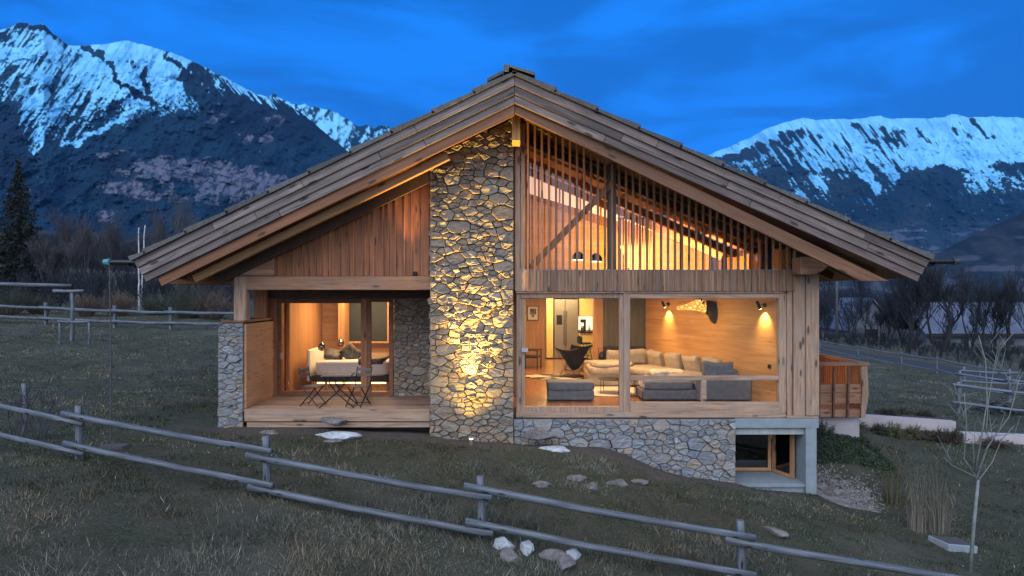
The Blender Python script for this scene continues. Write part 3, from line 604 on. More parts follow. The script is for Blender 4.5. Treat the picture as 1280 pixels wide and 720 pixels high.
# rafters under the eaves and purlin ends
for side, S in ((-1, SL), (1, SR)):
    y = -.60 if side < 0 else -.45
    while y < 11.5:
        m = MB(); m.prism(rpoly(side, 6.3 if side > 0 else 5.9, S - .5, .50, .64), y, y + .09); m.build('rafter', BARGEL if side < 0 else BARGER, roof); y += .95
m = MB(); m.prism(rpoly(-1, 1.95, SL - .75, .735, .90), YB + .42, YB + .56); m.build('rafter', wood('amber_rafter', (.17, .085, .035), (.32, .16, .07), (.42, .22, .10), ang=TL, var=.1), roof, bevel=.006)
m = MB(); m.prism(rpoly(-1, 1.9, SL - .9, .80, 1.02), -.22, -.14); m.build('rafter', DARKW, roof)
# gutters
def gutter(x0, x1, z, name='gutter'):
    g = MB()
    for y0, y1 in ((YB + .2, YBACK),):
        pass
    return g
for side in (-1, 1):
    xe, ze = rp(side, (SL if side < 0 else SR) + .03, .10)
    g = MB(); n = 8; P = []
    for k in range(n + 1): a = math.pi + math.pi * k / n; P.append((xe + side * .09 + .085 * math.cos(a), ze + .01 + .085 * math.sin(a)))
    Q = [(xe + side * .09 + (p[0] - xe - side * .09) * .9, ze + .01 + (p[1] - ze - .01) * .9) for p in P]
    g.prism(P + Q[::-1], YB + .05, YBACK); 
    ob = g.build('gutter', BLACK, roof)
    s_ = MB(); s_.tube([(xe + side * .05, YB + .15, ze + .03), (xe + side * .58, YB + .15, ze + .035)], [.055, .05], 8); s_.build('gutter_spout', BLACK, ob)
    c_ = MB(); c_.tube([(xe + side * .575, YB + .15, ze + .035), (xe + side * .70, YB + .15, ze + .038)], [.075, .06], 8); c_.build('spout_cap', plain('verdigris', (.05, .22, .26) if side < 0 else (.03, .035, .04), .6), ob)
# ---- stone pillar
PXL, PXR = X(539), X(642)
pil = MB(); zt = lambda x: roof_z(x, .53)
pil.prism([(PXL + .06, -1.3), (PXR - .02, -1.3), (PXR - .02, zt(PXR)), (PXL + .06, zt(PXL))], -.10, 1.80)
pil = pil.build('stone_pillar', MORTAR, house)
stones([(PXL, -1.25), (PXR, -1.25), (PXR, zt(PXR) - .02), (PXL, zt(PXL) - .02)], (0, -.13, 0), (1, 0, 0), (0, 0, 1), (0, -1, 0), .07, .33, 11, depth=.11, squash=.58).build('stone_facing', STONEP, pil)
stones([(-.13, -1.25), (1.8, -1.25), (1.8, zt(PXL)), (-.13, zt(PXL))], (PXL + .03, 0, 0), (0, 1, 0), (0, 0, 1), (-1, 0, 0), .07, .30, 12, depth=.05, squash=.6).build('stone_facing', STONEP, pil)
# base wall under the living room
bw = MB(); bw.box(PXR - .01, X(917) - .02, -.08, .5, -2.4, Z(522.5)); bw = bw.build('stone_base', MORTAR, house)
stones([(PXR + .003, -2.35), (X(917), -2.35), (X(917), Z(523)), (PXR + .003, Z(523))], (0, -.10, 0), (1, 0, 0), (0, 0, 1), (0, -1, 0), .07, .32, 13, depth=.07, squash=.66).build('stone_facing', STONE, bw)
# low left pillar with timber side screen
lp = MB(); lp.box(X(277), X(305), -.05, .45, -.8, Z(404)); lp = lp.build('stone_pier', MORTAR, house)
stones([(X(275), -.75), (X(306), -.75), (X(306), Z(403.5)), (X(275), Z(403.5))], (0, -.07, 0), (1, 0, 0), (0, 0, 1), (0, -1, 0), .07, .24, 14, depth=.05).build('stone_facing', STONE, lp)
stones([(-.05, -.75), (1.8, -.75), (1.8, Z(403.5)), (-.05, Z(403.5))], (X(277.5), 0, 0), (0, 1, 0), (0, 0, 1), (-1, 0, 0), .12, .27, 15, depth=.04).build('stone_facing', STONE, lp)
m = MB(); m.box(X(277.5) + .01, X(305), .46, 1.8, -.8, Z(405)); m.build('stone_core', MORTAR, lp)
m = MB(); m.box(X(279), X(306.5) + .02, -.12, 1.8, Z(403), Z(400)); m.build('cap', BARGEL, lp, bevel=.005)
m = MB(); m.box(X(306.5), X(306.5) + .05, -.06, 1.8, Z(510) + .005, Z(405)); m.build('side_screen', wood('screen_board', (.24, .12, .06), (.38, .19, .10), (.46, .25, .14), axis='Y', plank=0, knots=.4), house)
# stone wall at the back of the terrace
YG = 1.83
m = MB(); m.box(X(492, YG) + .02, PXL + .07, YG + .06, YG + .3, -.3, 2.75); sw = m.build('stone_wall', MORTAR, house)
stones([(X(492, YG), .0), (PXL + .05, .0), (PXL + .05, 2.65), (X(492, YG), 2.65)], (0, YG + .03, 0), (1, 0, 0), (0, 0, 1), (0, -1, 0), .07, .28, 16, depth=.06).build('stone_facing', STONEP, sw)
# ---- terrace deck
dk = MB(); y = -.13
while y < YG + .02: dk.box(X(307), PXL, y, y + .135, -.045, 0); y += .142
deck = dk.build('deck', DECKW, house, bevel=.004)
m = MB(); m.box(X(309), PXL - .01, -.17, -.135, Z(525), Z(510.7)); m.build('deck_fascia', FRAMEW, deck, bevel=.006)
m = MB(); m.box(X(311), PXL - .01, -.12, -.07, Z(533), Z(526.3)); m.build('deck_fascia', FRAMEW, deck, bevel=.006)
m = MB(); m.box(X(311), PXL - .01, 0.3, 1.8, -.9, -.30); m.build('deck_footing', MORTAR, deck)
# ---- left wing timbers
m = MB(); m.box(X(305), PXL + .01, -.10, .10, Z(362.5), Z(345.5)); m.build('tie_beam', BEAMX, house, bevel=.01)
m = MB(); m.box(X(337, YG), X(538, YG), YG - .12, YG + .08, Z(373, YG), 2.82); m.build('window_head', DARKW, house)
m = MB(); m.pbox(292, 307.5, 345.5, 401, -.12, .12); m.build('post', BEAMZ, house, bevel=.01)
m = MB(); m.box(X(317, 1.5), X(333, 1.5), 1.5, 1.68, -.3, 2.75); m.build('post', PLANKZ, house, bevel=.01)
m = MB(); m.box(X(334, 1.75), X(346, 1.75), 1.75, 1.82, -.3, 2.75); m.build('post', PLANKZ, house, bevel=.01)
corb = MB(); corb.prism([(X(265), Z(322)), (X(345), Z(322)), (X(345), Z(345)), (X(284), Z(345)), (X(268), Z(334))], -.14, .14); corb.build('corbel', BEAMX, house, bevel=.012)
corb = MB(); corb.prism([(X(1001, -.6), Z(321, -.6)), (X(1037, -.6), Z(321, -.6)), (X(1040, -.6), Z(328, -.6)), (X(1030, -.6), Z(338, -.6)), (X(1020, -.6), Z(343, -.6)), (X(1001, -.6), Z(343, -.6))], -.6, -.13); corb.build('corbel', BEAMX, house, bevel=.012)
# planked gable wall, left
xa = X(343); gw = MB(); rr = random.Random(3); x = xa
while x < PXL + .05:
    w_ = rr.choice([.12, .16, .20]); e = min(x + w_, PXL + .06); d = rr.uniform(0, .015)
    gw.prism([(x, Z(345)), (e, Z(345)), (e, roof_z(e, .95)), (x, roof_z(x, .95))], .0 + d, .04 + d)
    gw.prism([(e - .025, Z(345)), (e + .012, Z(345)), (e + .012, roof_z(e, .95)), (e - .025, roof_z(e - .025, .95))], -.03, .0 - .003 + d)
    x = e + .002
gw.build('gable_planking', PLANKZ, house, bevel=.003)
m = MB(); m.prism([(x_, z_) for x_, z_ in ((X(250), roof_z(X(250), .50)), (PXL, roof_z(PXL, .50)), (PXL, roof_z(PXL, .97)), (X(330), roof_z(X(330), .97)), (X(290), Z(322.5)), (X(250), Z(322.5)))], .05, .2); m.build('gable_infill', DARKW, house)
# closed body of the left wing
m = MB(); m.box(X(337, YG), X(344, YG), YG + .1, YBACK - .1, -1.2, 3.3); m.box(X(337, YG), 6.3, YBACK - .2, YBACK - .05, -1.5, 3.2)
m.box(6.05, 6.2, 5.0, YBACK - .2, -1.7, 3.6); m.box(X(337, YG), X(345.5, YG), YG, YG + .09, 0, 2.9); m.build('outer_wall', PLANKZ, house)
m = MB(); m.prism([(-6.2, 3.0), (6.1, 3.0), (6.1, roof_z(6.1, .5)), (A0.x, roof_z(A0.x, .5)), (-6.2, roof_z(-6.2, .5))], YBACK - .3, YBACK - .1); m.build('rear_gable', PLANKZ, house)
# ---- living room front
GLZ = .14
def frame(name, x0, x1, z0, z1, y, t, d, mat, parent, bars=()):
    f = MB(); f.box(x0, x0 + t, y, y + d, z0, z1); f.box(x1 - t, x1, y, y + d, z0, z1); f.box(x0 + t, x1 - t, y + .002, y + d - .002, z0, z0 + t); f.box(x0 + t, x1 - t, y + .002, y + d - .002, z1 - t, z1)
    for a in bars: f.box(*a)
    return f.build(name, mat, parent, bevel=.004)
def pane(x0, x1, z0, z1, y, parent, mat=None):
    g = MB(); g.box(x0, x1, y, y + .012, z0, z1); return g.build('pane', mat or GLASS, parent)
wf = frame('window', X(645.5), X(781), Z(515), Z(366.5), .02, .11, .16, BEAMZ, house)
f2 = frame('sash', X(652), X(780), Z(513), Z(369), .05, .075, .1, BEAMZ, wf); pane(X(656), X(778), Z(511), Z(372), .10, wf)
wf2 = MB(); wf2.box(X(779.5), X(787.5), -.02, .15, Z(516), Z(366.5)); wf2 = wf2.build('window', BEAMZ, house, bevel=.006)
m = MB(); m.box(X(787.5), X(974), .0, .14, Z(373), Z(366.5)); m.build('frame', FRAMEW, wf2, bevel=.005); m = MB(); m.box(X(787.5), X(974), .0, .14, Z(515), Z(503)); m.build('frame', FRAMEW, wf2, bevel=.005)
m = MB(); m.box(X(787.5), X(973.5), .01, .10, Z(475.5), Z(470)); m.build('rail', FRAMEW, wf2, bevel=.005)
m = MB(); m.box(X(877), X(883.5), .015, .10, Z(503), Z(475.5)); m.build('rail', FRAMEW, wf2, bevel=.005)
m = MB(); m.box(X(973.5), X(983), .0, .16, Z(515), Z(366.5)); m.build('jamb', BEAMZ, wf2, bevel=.006)
pane(X(787.5), X(974), Z(503), Z(373), .11, wf2)
m = MB(); m.box(X(652), X(660) , -.015, .01, Z(440), Z(435)); m.build('handle', CONCL, f2)
m = MB(); m.box(X(645), X(981), -.06, .2, Z(521.5), Z(515)); m.build('sill_beam', FRAMEW, house, bevel=.006)
m = MB(); m.box(X(645), X(984), -.03, .2, Z(366.5), Z(364)); m.build('lintel', FRAMEW, house, bevel=.004)
for a, b_ in ((983.5, 990), (990.5, 1004.5)): m = MB(); m.box(X(a), X(b_), -.02 if a < 985 else -.08, .2, Z(519), Z(343 if a > 985 else 364)); m.build('post', BEAMZ, house, bevel=.008)
m = MB(); m.box(X(1005), X(1021), -.12, .22, Z(518.5), Z(343)); m.build('post', BEAMZ, house, bevel=.008)
m = MB(); m.box(X(981), X(1021), -.10, .2, Z(522), Z(518.8)); m.build('sill_beam', FRAMEW, house, bevel=.004)
# posts beside the pillar and under the ridge
m = MB(); m.box(X(643.5), X(650), -.05, .1, Z(364), zt(.1)); m.box(X(651), X(656.5), -.02, .1, Z(364), zt(.3)); m.build('post', BEAMZ, house, bevel=.006)
m = MB(); m.pbox(640, 650.5, 144, 176, -.75, .3); m.build('ridge_purlin', wood('amber_beam', (.30, .15, .05), (.5, .27, .08), (.58, .34, .12), axis='Z', var=.1), house, bevel=.012)
m = MB(); m.box(X(638, -.8), X(652, -.8), -.80, .3, Z(144, -.8), Z(140.5, -.8)); m.build('purlin_cap', BLACK, house)
# slatted screen of the upper gable
zb = lambda x: min(roof_z(x, .51), Z(141, Yr) - (x - A0.x) * .485 + .25)
sc_ = MB(); x = X(658.5)
while x < X(990):
    sc_.prism([(x, Z(364)), (x + .046, Z(364)), (x + .046, zb(x) - .03), (x, zb(x))], -.12, -.06); x += .1555
sc_.build('slat_screen', SLAT, house, bevel=.003)
m = MB(); rr = random.Random(9); x = X(649)
while x < X(989): e = min(x + .155, X(990)); m.box(x, e - .004, -.055 + rr.uniform(0, .01), -.01, Z(364), Z(338.5)); x = e
m.build('parapet', BEAMZ, house, bevel=.003)
m = MB(); m.box(X(649), X(990), -.058, .15, Z(338.3), Z(337)); m.build('parapet_cap', CONC, house)
m = MB(); m.beam((X(664), .1, Z(333)), (X(766), .1, Z(228)), .14, .20, up=(0, 1, 0)); m.build('diagonal_brace', SLAT, house, bevel=.008)
m = MB(); m.box(X(761), X(771), .05, .28, Z(338), zb(X(766))); m.build('post', wood('dark_post', (.06, .04, .03), (.12, .085, .065), (.2, .14, .11), axis='Z'), house, bevel=.008)
# ---- concrete frame and basement window
m = MB(); m.box(X(917), X(1021), -.10, .25, Z(534), Z(522.3)); m.build('concrete_beam', CONC, house, bevel=.006)
m = MB(); m.box(X(1005), X(1018.5), -.098, .248, -2.5, Z(534)); m.build('concrete_pillar', CONC, house, bevel=.006)
m = MB(); m.box(X(917), X(1005), .0, .22, Z(543), Z(534)); m.build('concrete_lintel', wood('form_marked_concrete', (.25, .28, .27), (.34, .37, .36), (.42, .45, .44), axis='Z', knots=0), house)
YN = 1.0
zf = Z(604)
m = MB(); m.box(X(917), X(1005), -.05, YN + .3, zf - .08, zf); m.build('niche_sill', CONC, house, bevel=.004)
m = MB(); m.box(X(917) - .3, X(917) + .0, .5, YN + .3, -2.4, -.3); m.box(X(1005), X(1018.4), .25, YN + .3, -2.4, Z(534)); m.box(X(917), X(1005), .22, YN + .3, Z(541), -.26); m.box(X(917), X(1005), -.0, YN + .3, -2.6, zf - .081); m.box(X(917) - .3, 6.2, YN + .3, YN + .45, -2.5, -.26); m.build('niche_wall', CONC, house)
bwn = frame('basement_window', X(905, YN), X(964, YN), zf + .02, Z(543, YN) + .06, YN, .07, .1, wood('orange_frame', (.30, .14, .06), (.42, .21, .10), (.5, .27, .14), axis='Z'), house)
pane(X(905, YN), X(964, YN), zf + .05, Z(543, YN), YN + .04, bwn, GLASSD)
m = MB(); m.box(X(905, YN) + .05, X(964, YN) - .05, YN + .1, YN + .12, zf + .05, Z(543, YN)); m.build('dark_backing', plain('dark_room', (.012, .014, .018), .7), bwn)  # near-black sheet puts the unlit room's shade behind the pane
a = Vector((X(966, YN), YN, 0)); c = Vector((X(992, .35), .35, 0))
cs = MB(); dd = (c - a); L_ = dd.length; Mx = Matrix.Translation(a) @ Matrix.Rotation(math.atan2(dd.y, dd.x), 4, 'Z')
for q in ((0, .10), (L_ - .09, L_)): cs.box(q[0], q[1], -.03, .03, zf + .012, Z(543.5), Mx)
cs.box(.10, L_ - .09, -.028, .028, zf + .012, zf + .08, Mx); cs.box(.10, L_ - .09, -.028, .028, Z(543.5) - .06, Z(543.5), Mx)
cs = cs.build('open_casement', MATS.get('of') or wood('orange_casement', (.30, .14, .06), (.42, .21, .10), (.5, .27, .14), axis='Z'), house)
g = MB(); g.box(.10, L_ - .09, -.006, .006, zf + .08, Z(543.5) - .06, Mx); g.build('pane', GLASSD, cs)
g = MB(); g.box(.10, L_ - .09, .01, .02, zf + .08, Z(543.5) - .06, Mx); g.build('panel', wood('grey_panel', (.10, .07, .055), (.2, .15, .12), (.3, .26, .24), axis='Z'), cs)
# ---- interior shell
m = MB(); m.box(X(344, YG), 6.15, YG, YBACK - .2, -.25, -.001); m.box(.0, 6.0, .16, YG, -.25, -.002); m.build('floor', FLOORW, house)
m = MB(); m.box(X(344, YG), 6.15, YG + .05, YBACK - .2, 2.75, 2.95); m.box(-.02, 6.1, .2, YG + .05, 2.75, 2.95); m.box(X(247, YG), PXL, .1, YG - .1, 2.78, 2.95); m.build('ceiling', INWY, house)
wl0, wl1 = Vector((6.0, .16, 0)), Vector((X(807, 5.2), 5.2, 0)); wd = (wl1 - wl0); wlen = wd.length; wd.normalize(); wn = Vector((-wd.y, wd.x, 0)); 
MW = Matrix.Translation(wl0) @ Matrix((wd, -wn, Vector((0, 0, 1)))).transposed().to_4x4()       # local x runs into the room along the wall, local -y faces away from it
m = MB(); m.box(0, wlen, 0, .1, -.001, 2.76); rw = m.build('living_wall', None, house)
WALLMAT = wood('living_wall_boards', (0.40, 0.20, 0.07), (0.56, 0.30, 0.12), (0.66, 0.38, 0.17), axis='X', plank=0.36, var=0.10, gs=0.55, knots=0.25, rough=0.5)
rw.data.materials.append(WALLMAT)
rw.matrix_basis = MW
Yp = 5.2
m = MB(); m.box(X(742, Yp), X(753.5, Yp), Yp - .05, Yp + .25, 0, 2.75); m.build('partition', INWZ, house)
CURT = wood('dark_panel', (.05, .045, .035), (.10, .09, .065), (.16, .14, .10), axis='Z', gs=.5, knots=0, var=.1)
m = MB(); m.box(X(753.5, Yp), X(808, Yp), Yp + .02, Yp + .2, 0.98, 2.75); m.build('dark_panelling', CURT, house)
m = MB(); m.box(X(753.5, Yp), X(808, Yp), Yp - .03, Yp + .2, 0, .97); m.build('low_wall', plain('charcoal_wall', (.03, .028, .026), .7), house)
m = MB(); m.box(-.15, .22, 1.82, 9.0, 0, 2.75); m.box(X(657, 9), X(681, 9), 9.0, 9.2, 0, 2.75); m.box(X(744, 8.2) , 6.1, 8.0, 8.2, 0, 2.75); m.build('partition', INWZ, house)
m = MB(); m.box(.2, 3.6, 12.25, 12.4, 0, 2.75); m.build('partition', plain('kitchen_wall', (.62, .50, .28), .7), house)
# bedroom shell
m = MB(); m.box(X(344, YG), -.15, 5.7, 5.85, 0, 2.75); m.build('partition', INWX, house)
m = MB(); m.box(X(362, 2.6) - .1, X(362, 2.6), 2.6, 5.8, 0, 2.75); m.build('partition', INWZ, house)
m = MB(); m.box(X(430, 5.6), X(437, 5.6), 4.9, 5.68, 0, 2.75); m.build('partition', INWZ, house)
bwd = frame('window', X(432, 5.5), X(486, 5.5), Z(429, 5.5), Z(374, 5.5), 5.5, .05, .1, INWZ, house); g = MB(); g.box(X(433, 5.5), X(485, 5.5), 5.55, 5.57, Z(428, 5.5), Z(375, 5.5)); g.build('pane', plain('night_glass', (.012, .018, .022), .7, bmp=0), bwd)
# terrace glazing
g1 = frame('sliding_door', X(346, YG), X(458.5, YG), 0.0, Z(373, YG), YG, .12, .1, BARGEL, house)
pane(X(360, YG), X(456, YG), .1, Z(375, YG), YG + .05, g1)
m = MB(); m.box(X(451.5, YG), X(459, YG), YG - .05, YG - .002, 0.0, Z(373, YG)); m.build('stile', PLANKZ, g1, bevel=.005)
m = MB(); m.box(X(352, YG) - .02, X(352, YG) + .02, YG - .02, YG - .001, Z(449, YG), Z(441, YG)); m.build('handle', CONCL, g1)
g2 = frame('sliding_door', X(458.8, YG), X(491.5, YG), 0.0, Z(372.5, YG), YG - .03, .10, .1, BARGEL, house); pane(X(460, YG), X(489, YG), .1, Z(375, YG), YG + .02, g2)
# ---- upper room
ugw = MB(); Yu = .95
ug = MB(); ug.box(X(649), 6.05, .2, Yu + 4.2, 2.95, 3.05); ug.build('upper_floor', DARKW, house)
zc = lambda x, o=.60: roof_z(x, o)
m = MB(); m.prism([(.05, 3.0), (5.9, 3.0), (5.9, zc(5.9)), (A0.x + .02, zc(A0.x)), ], Yu + 4.0, Yu + 4.12); m.build('upper_wall', wood('upper_boards', (.42, .20, .06), (.58, .30, .09), (.66, .38, .13), axis='X', plank=.3, var=.08, gs=.5, knots=.2), house)
m = MB(); m.prism([(.0, 3.0), (.06, 3.0), (.06, zc(.06)), (.0, zc(.0))], .12, Yu + 4.1); m.build('upper_wall', INWY, house)
m = MB(); m.prism([(X(972, Yu), 3.0), (X(972, Yu) + .05, 3.0), (X(972, Yu) + .05, zc(X(972, Yu))), (X(972, Yu), zc(X(972, Yu)))], .3, Yu + 4.1); m.build('upper_wall', INWZ, house)
cl = MB(); cl.prism(rpoly(1, .02, 6.9, .51, .58, True), Yu, Yu + 4.1); cl.build('upper_ceiling', INWY, house)
for s in (1.15, 2.25, 3.35, 4.45, 5.5): m = MB(); m.prism(rpoly(1, s, s + .16, .58, .78), Yu + .02, Yu + 4.0); m.build('purlin', INWY, house)
for y in (Yu + .06, 2.1, 3.4): m = MB(); m.prism(rpoly(1, .45, 6.6, .785, .97 if y > 2 else .85), y, y + .12); m.build('ceiling_beam', wood('orange_beam', (.30, .11, .03), (.42, .17, .05), (.5, .22, .08), ang=-TR), house)
m = MB()
for a_, b_ in ((658, 662), (763, 769), (850, 853), (905, 908)): m.box(X(a_, Yu), X(b_, Yu), Yu - .04, Yu + .04, 3.05, zc(X(b_, Yu)))
m.prism(rpoly(1, .4, 6.3, .58, .74), Yu - .05, Yu + .03); m.build('upper_window', DARKW, house)
g = MB(); g.prism([(X(662, Yu), 3.06), (X(950, Yu), 3.06), (X(950, Yu), zc(X(950, Yu)) - .1), (X(662, Yu), zc(X(662, Yu)) - .1)], Yu - .005, Yu + .005); g.build('pane', GLASS, bpy.data.objects['upper_window'])
# big timber volume and clerestory lights inside
Yc = Yu + 3.6
LITP = emit('paper_lit_glass', (1.0, .76, .60), .5)
cw = MB(); P0, P1 = (662, 205, 240), (772, 258, 276)
q = lambda px, py: (X(px, Yc), Z(py, Yc))
cw.prism([q(655, 196), q(800, 270), q(800, 300), q(655, 245)], Yc + .02, Yc + .06); cw = cw.build('clerestory', INWY, house)
NP = 9
for i in range(NP):
    a = i / NP; b_ = (i + .82) / NP; f = lambda t: (662 + 116 * t, 206 + 54 * t, 242 + 36 * t)
    A_, B_ = f(a), f(b_); m = MB(); m.prism([q(A_[0], A_[1]), q(B_[0], B_[1]), q(B_[0], B_[2]), q(A_[0], A_[2])], Yc - .01, Yc + .012); m.build('lit_pane', LITP, cw)
for i in range(4):
    A_ = (778 + i * 10, 262 + i * 5, 274 + i * 4); m = MB(); m.prism([q(A_[0], A_[1]), q(A_[0] + 7, A_[1] + 3.5), q(A_[0] + 7, A_[2] + 3), q(A_[0], A_[2])], Yc - .01, Yc + .012); m.build('lit_pane', LITP, cw)
m = MB(); 
for i in range(13): x = X(775, 3.2) + i * .075; m.box(x, x + .03, 3.2, 3.24, 3.05, Z(274, 3.2))
m.build('stair_balustrade', BARGER, house); m = MB(); m.box(X(772, 3.2), X(775, 3.2) + 1.0, 3.18, 3.26, Z(274, 3.2), Z(272, 3.2)); m.build('handrail', BARGER, house)
m = MB(); m.box(X(952, Yu), X(966, Yu), Yu - .05, Yu + .1, 3.05, zc(X(959, Yu))); m.box(X(938, Yu), X(941, Yu), Yu - .05, Yu + .1, 3.05, zc(X(940, Yu)));  m.build('dark_stud', DARKW, house)
# ---- side balcony on the right
YR = 3.0
m = MB(); m.box(X(1004, YR), X(1079, YR), YR, YR + 3.2, Z(518, YR), Z(512, YR)); bal = m.build('balcony', BEAMX, house, bevel=.006)
m = MB()
for a, b_ in ((480, 490.5), (491.5, 504), (512.5, 521)): m.box(X(1018, YR), X(1076, YR), YR - .03, YR - .001, Z(b_, YR), Z(a, YR))
m.build('balcony_boards', BEAMX, bal, bevel=.004)
m = MB()
for y in np.arange(YR + .1, YR + 3.1, .14): m.box(X(1079, YR) + .02, X(1079, YR) + .05, y, y + .09, Z(521, YR), Z(457, YR))
m.box(X(1018, YR), X(1074, YR), YR + 3.1, YR + 3.14, Z(512, YR), Z(480, YR)); m.build('balcony_boards', PLANKZ, bal)
for px in (1022, 1040, 1058): m = MB(); m.beam((X(px, YR), YR - .07, Z(522, YR)), (X(px + 1, YR), YR - .07, Z(457.5, YR)), .06, .05, up=(1, 0, 0)); m.build('baluster', BARGER, bal)
for k, y in enumerate((YR - .09, YR + 3.1)):
    m = MB(); m.prism([(X(1074, YR), Z(522, YR)), (X(1079, YR), Z(522, YR)), (X(1084, YR), Z(492, YR)), (X(1082, YR), Z(457, YR)), (X(1074, YR), Z(457, YR)), (X(1076, YR), Z(490, YR))], y, y + .09); m.build('balcony_post', BEAMZ, bal, bevel=.004)
m = MB(); m.box(X(1018, YR), X(1084, YR), YR - .12, YR + .06, Z(456.5, YR), Z(452.5, YR)); m.box(X(1084, YR) - .14, X(1084, YR), YR + .061, YR + 3.2, Z(456.5, YR), Z(453, YR)); m.box(X(1004, YR), X(1084, YR) - .15, YR + 3.04, YR + 3.18, Z(456.5, YR), Z(453, YR)); m.build('balcony_rail', BEAMX, bal, bevel=.004)
m = MB()
for i in range(12): x = X(1018, YR) + i * .11; m.box(x, x + .045, YR + 3.0, YR + 3.03, Z(480, YR), Z(456, YR))
m.build('balcony_slats', SLAT, bal)
m = MB(); m.box(6.2, X(1079, YR), YR + .2, YR + 3.0, -1.9, Z(518.5, YR)); m.build('balcony_base', CONCL, bal)
spot_b = MB(); spot_b.tube([(PXL - .35, -.05, Z(345)), (PXL - .35, -.05, Z(345) + .10)], .04, 10); spot_b.build('beam_lamp', BLACK, house)
spot('beam_uplight', (PXL - .35, -.3, Z(345) + .16), (PXL - .75, -.75, 6.2), 330, WARM, 70, 1.0, .04, house)
# ---- lights that belong to the house
area('ceiling_light', (2.4, 2.6, 2.70), (0, 0, 0), 1.6, 185, WARML, house, 1.6)
area('ceiling_light', (1.3, 6.2, 2.70), (0, 0, 0), 1.4, 150, WARML, house, 2.2)
area('ceiling_light', (1.9, 10.6, 2.70), (0, 0, 0), 1.6, 150, (1, .74, .34), house, 1.2)
area('ceiling_light', (-4.3, 4.2, 2.70), (0, 0, 0), 1.5, 190, WARML, house, 1.5)
area('upper_light', (4.0, 3.0, 3.5), (R(95), 0, R(-12)), 3.2, 330, WARM, house, .7)
area('upper_light', (1.6, 3.0, 3.15), (R(180), 0, 0), 1.2, 48, WARM, house, 1.2)
point('balcony_light', (X(1040, YR), YR + 1.6, .2), 22, WARM, .08, house)
# ================================================================== FURNITURE
def part(mb, name, mat, root, **k): return mb.build(name, mat, root, **k)
def rotz(a): return Matrix.Rotation(a, 4, 'Z')
T_ = Matrix.Translation
# ---- bistro set on the terrace
BISW = wood('bistro_slat', (.05, .045, .04), (.10, .09, .085), (.16, .14, .13), axis='X', knots=0)
def folding_chair(loc, rz, label):
    r = empty('folding_chair', loc, rz, label, 'chair', 'folding chairs at the terrace table')
    s = MB()
    for i in range(5): s.box(-.20, .20, -.19 + i * .078, -.19 + i * .078 + .062, .445, .46)
    s.build('seat', BISW, r, bevel=.003)
    b = MB()
    for z in (.66, .78): b.box(-.21, .21, .215 + (z - .66) * .2, .23 + (z - .66) * .2, z, z + .06)
    b.build('backrest', BISW, r, bevel=.003)
    for sx in (-1, 1):
        f = MB(); f.tube([(sx * .19, -.22, .01), (sx * .19, .17, .44), (sx * .19, .215, .62), (sx * .19, .26, .87)], .014, 6); f.build('leg', BLACK, r)
        f = MB(); f.tube([(sx * .17, .24, .01), (sx * .17, -.16, .44)], .014, 6); f.build('leg', BLACK, r)
    for q_ in (-.19, .2): f = MB(); f.tube([(-.18, q_, .05), (.18, q_, .05)], .008, 6); f.build('stretcher', BLACK, r)
folding_chair((X(392, .35), .35, 0.002), R(75), 'grey slatted folding chair left of the small terrace table')
folding_chair((X(448, .30), .30, 0.002), R(-20), 'grey slatted folding chair right of the small terrace table')
r = empty('folding_table', (X(423, .25), .25, 0.002), R(4), 'small square slatted folding table with crossed black legs on the terrace', 'table')
m = MB()
for i in range(8): m.box(-.33, .33, -.30 + i * .076, -.30 + i * .076 + .064, .705, .735)
m.build('tabletop', BISW, r, bevel=.003)
for sy in (-1, 1):
    for sx in (-1, 1):
        m = MB(); m.tube([(sx * .38, sy * .24, .01), (0, sy * .24, .34), (-sx * .24, sy * .24, .70)], .015, 6); m.build('leg', BLACK, r)
for q_ in (-.36, .36): m = MB(); m.tube([(q_, -.24, .03), (q_, .24, .03)], .009, 6); m.build('stretcher', BLACK, r)
# ---- bedroom
bx0, bx1 = X(388, 3.1), X(487, 3.1)
r = empty('bed', ((bx0 + bx1) / 2, 3.8, 0), 0, 'low wooden bed with white duvet and upright headboard in the left room', 'bed')
lx = (bx1 - bx0) / 2
m = MB(); m.box(-lx, lx, -.72, .72, .20, .34); m.build('bed_frame', BLACKF, r, bevel=.01)
for sx in (-.62, .93):
    for sy in (-.62, .62): m = MB(); m.box(sx * lx - .03, sx * lx + .03, sy - .03, sy + .03, 0, .20); m.build('leg', BEAMZ, r)
m = MB(); m.cushion((0.03, 0, .54), (lx * 2 - .06, 1.48, .46), n=20, e=.3, puff=.012, seed=3); m.build('duvet', WHITEF, r, smooth=True)
m = MB(); m.box(-lx - .10, -lx - .02, -.72, .72, .2, 1.05); m.build('headboard', WHITEF, r, bevel=.03)
m = MB(); m.box(-lx + .15, lx - .1, -.60, -.55, .13, .16); m.build('glow_strip', emit('bed_glow', (1, .6, .2), 6), r)
DPAT = rock_mat('patterned_dark_cloth', (.02, .018, .018), (.22, .20, .19))
for px, py, a, lb in ((418, 447, 20, 'dark patterned cushion lying flat near the headboard of the bed'), (439, 444, 50, 'dark patterned cushion leaning upright on the bed')):
    p = at(px, py, 3.5); m = MB().pillow((.54, .20, .46), int(a)); Mq = Matrix.Rotation(R(a * .9 if a > 30 else 12), 4, 'Y') @ Matrix.Rotation(R(-30 if a > 30 else -62), 4, 'X'); m.v = [tuple(Mq @ Vector(q_)) for q_ in m.v]
    o = m.build('cushion', DPAT, smooth=True); o.location = (p.x, p.y, .93 if a > 30 else .87); tag(o, lb, 'cushion', 'cushions on the bed')
